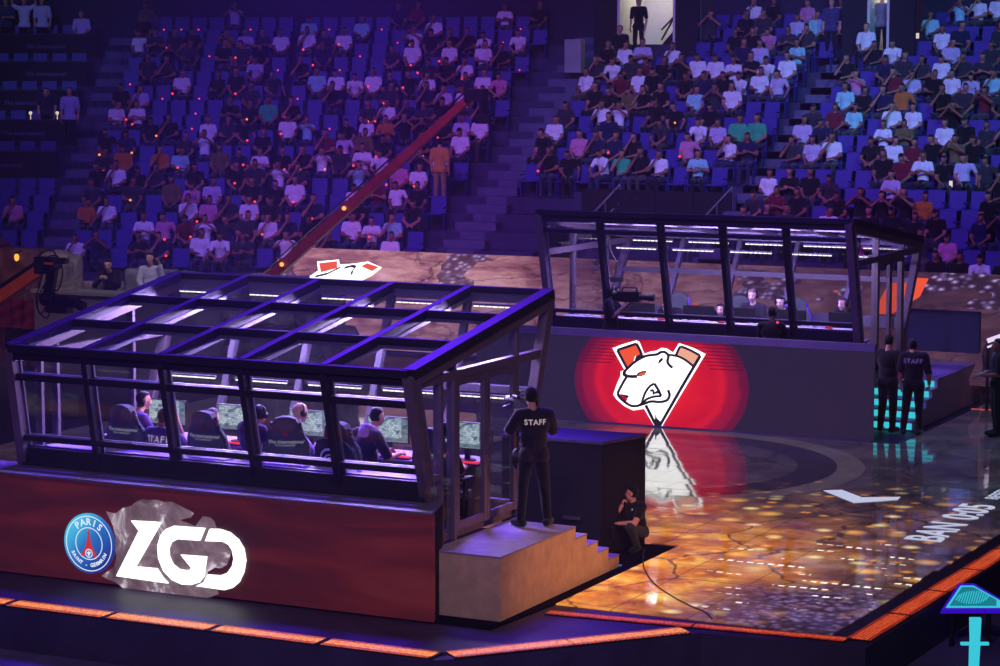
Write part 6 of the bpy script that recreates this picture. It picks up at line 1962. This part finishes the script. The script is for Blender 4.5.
# violet top light over the booths and stage, coloured spots, added fills
spot('rig_top_near', (-17.5, 31.5, 13), (-16.4, 25.6, 2.5), 24000, (.13, .02, 1.0), 50, .7, 1.6)
spot('rig_top_far', (-15, 46, 13), (-15.5, 41, 2.5), 6000, (.14, .05, 1.0), 50, .7, .3)
spot('fill_front_mauve', (-4, 12, 12), (-15, 28, 1), 1500, (.62, .36, .8), 50, .9, .4)  # added mauve fill from the camera side
spot('fill_steps_orange', (-5.5, 29, 5), (-12.3, 26.2, .4), 1500, (1, .42, .20), 26, .8, .3)  # added spot strengthening the orange floor glow on the steps
spot('rig_teal', (-9.2, 46, 9), (-10.4, 40.2, 0), 3200, (.03, .75, .9), 22, .8, .2)
spot('rig_teal_low', (-8.6, 40, 9), (-9.4, 35.4, 0), 3200, (.03, .75, .9), 16, .9, .2)
spot('rig_stone', (-24, 34, 12), (-29, 41, 1.5), 1500, (.85, .8, .9), 40, .8, .3)
spot('rig_set_red', (-30, 33, 9), (-33, 41, 1.3), 500, (1, .2, .25), 40, .9, .3)
spot('rig_teal_left', (-31, 47.2, 17), (-30.6, 47.6, 1), 5000, (.05, .8, .9), 9, .9, .2)
spot('fill_press', (-36, 34, 16), (-45.0, 57.0, 6.5), 5200, (.20, .26, 1.0), 24, .9, .4)  # added blue spot lifting the dim press tiers
spot('rig_front_violet', (-13, 27, 15), (-15.8, 39.6, 2.4), 9000, (.24, .10, 1.0), 36, .9, .3)
# unseen violet lamps added inside the booths to boost the LED tubes
area('booth_fill', (-16.3, 27.2, 3.28), (-16.3, 25.0, 1.0), 5.2, 520, (.62, .45, 1.0), None, .16)
area('booth_fill', (-15.9, 39.75, 3.55), (-15.9, 41.6, 1.7), 5.0, 210, (.62, .46, 1.0), None, .16)
spot('fill_technician', (-7.5, 24, 6), (-12.5, 29, .5), 800, (1, .60, .50), 13, .8, .2)  # warm spot added only to brighten the crouching technician
spot('fill_apron', (-6, 8, 13), (-14, 23, -.5), 3800, (.62, .50, .85), 60, .9, .5)  # added fill lifting the dark ground before the stage
spot('fill_crane', (-20, 22, 9), (-24.5, 29.6, 3), 500, (1, .75, .6), 30, .9, .3)  # added spot brightening the orange crane arm

# thin theatrical haze hanging through the hall
hz = NT('thin_haze')
vs = hz.n('ShaderNodeVolumeScatter'); vs.inputs['Color'].default_value = (.9, .85, 1, 1); vs.inputs['Density'].default_value = .0022; vs.inputs['Anisotropy'].default_value = .25
hz.l(vs.outputs[0], hz.out.inputs['Volume'])
mb = MB(); mb.box((-48, 14, -.5), (4, 66, 13)); tag(mb.build('haze', hz.m), 'thin violet haze hanging over stage and stand', 'haze', kind='stuff')
w = bpy.data.worlds.new('hall'); scene.world = w; w.use_nodes = True
w.node_tree.nodes['Background'].inputs[0].default_value = (.012, .008, .035, 1)
w.node_tree.nodes['Background'].inputs[1].default_value = .6

cd = bpy.data.cameras.new('camera'); cam = bpy.data.objects.new('camera', cd); COL.objects.link(cam)
cam.location = (0, 0, 6.5)
cam.rotation_euler = (PI / 2 - 0.111450, 0, 0.466237)
cd.sensor_width = 36.0; cd.sensor_fit = 'HORIZONTAL'; cd.lens = 2350 / 1000 * 36.0; cd.clip_end = 300
scene.camera = cam
scene.view_settings.view_transform = 'Standard'
try: scene.view_settings.look = 'None'
except Exception: pass
scene.view_settings.exposure = 0.0; scene.view_settings.gamma = 1.0; scene.view_settings.use_curve_mapping = False
scene.cycles.transparent_max_bounces = 40
scene.cycles.max_bounces = 8
scene.cycles.caustics_reflective = False; scene.cycles.caustics_refractive = False
scene.cycles.sample_clamp_indirect = 4.0
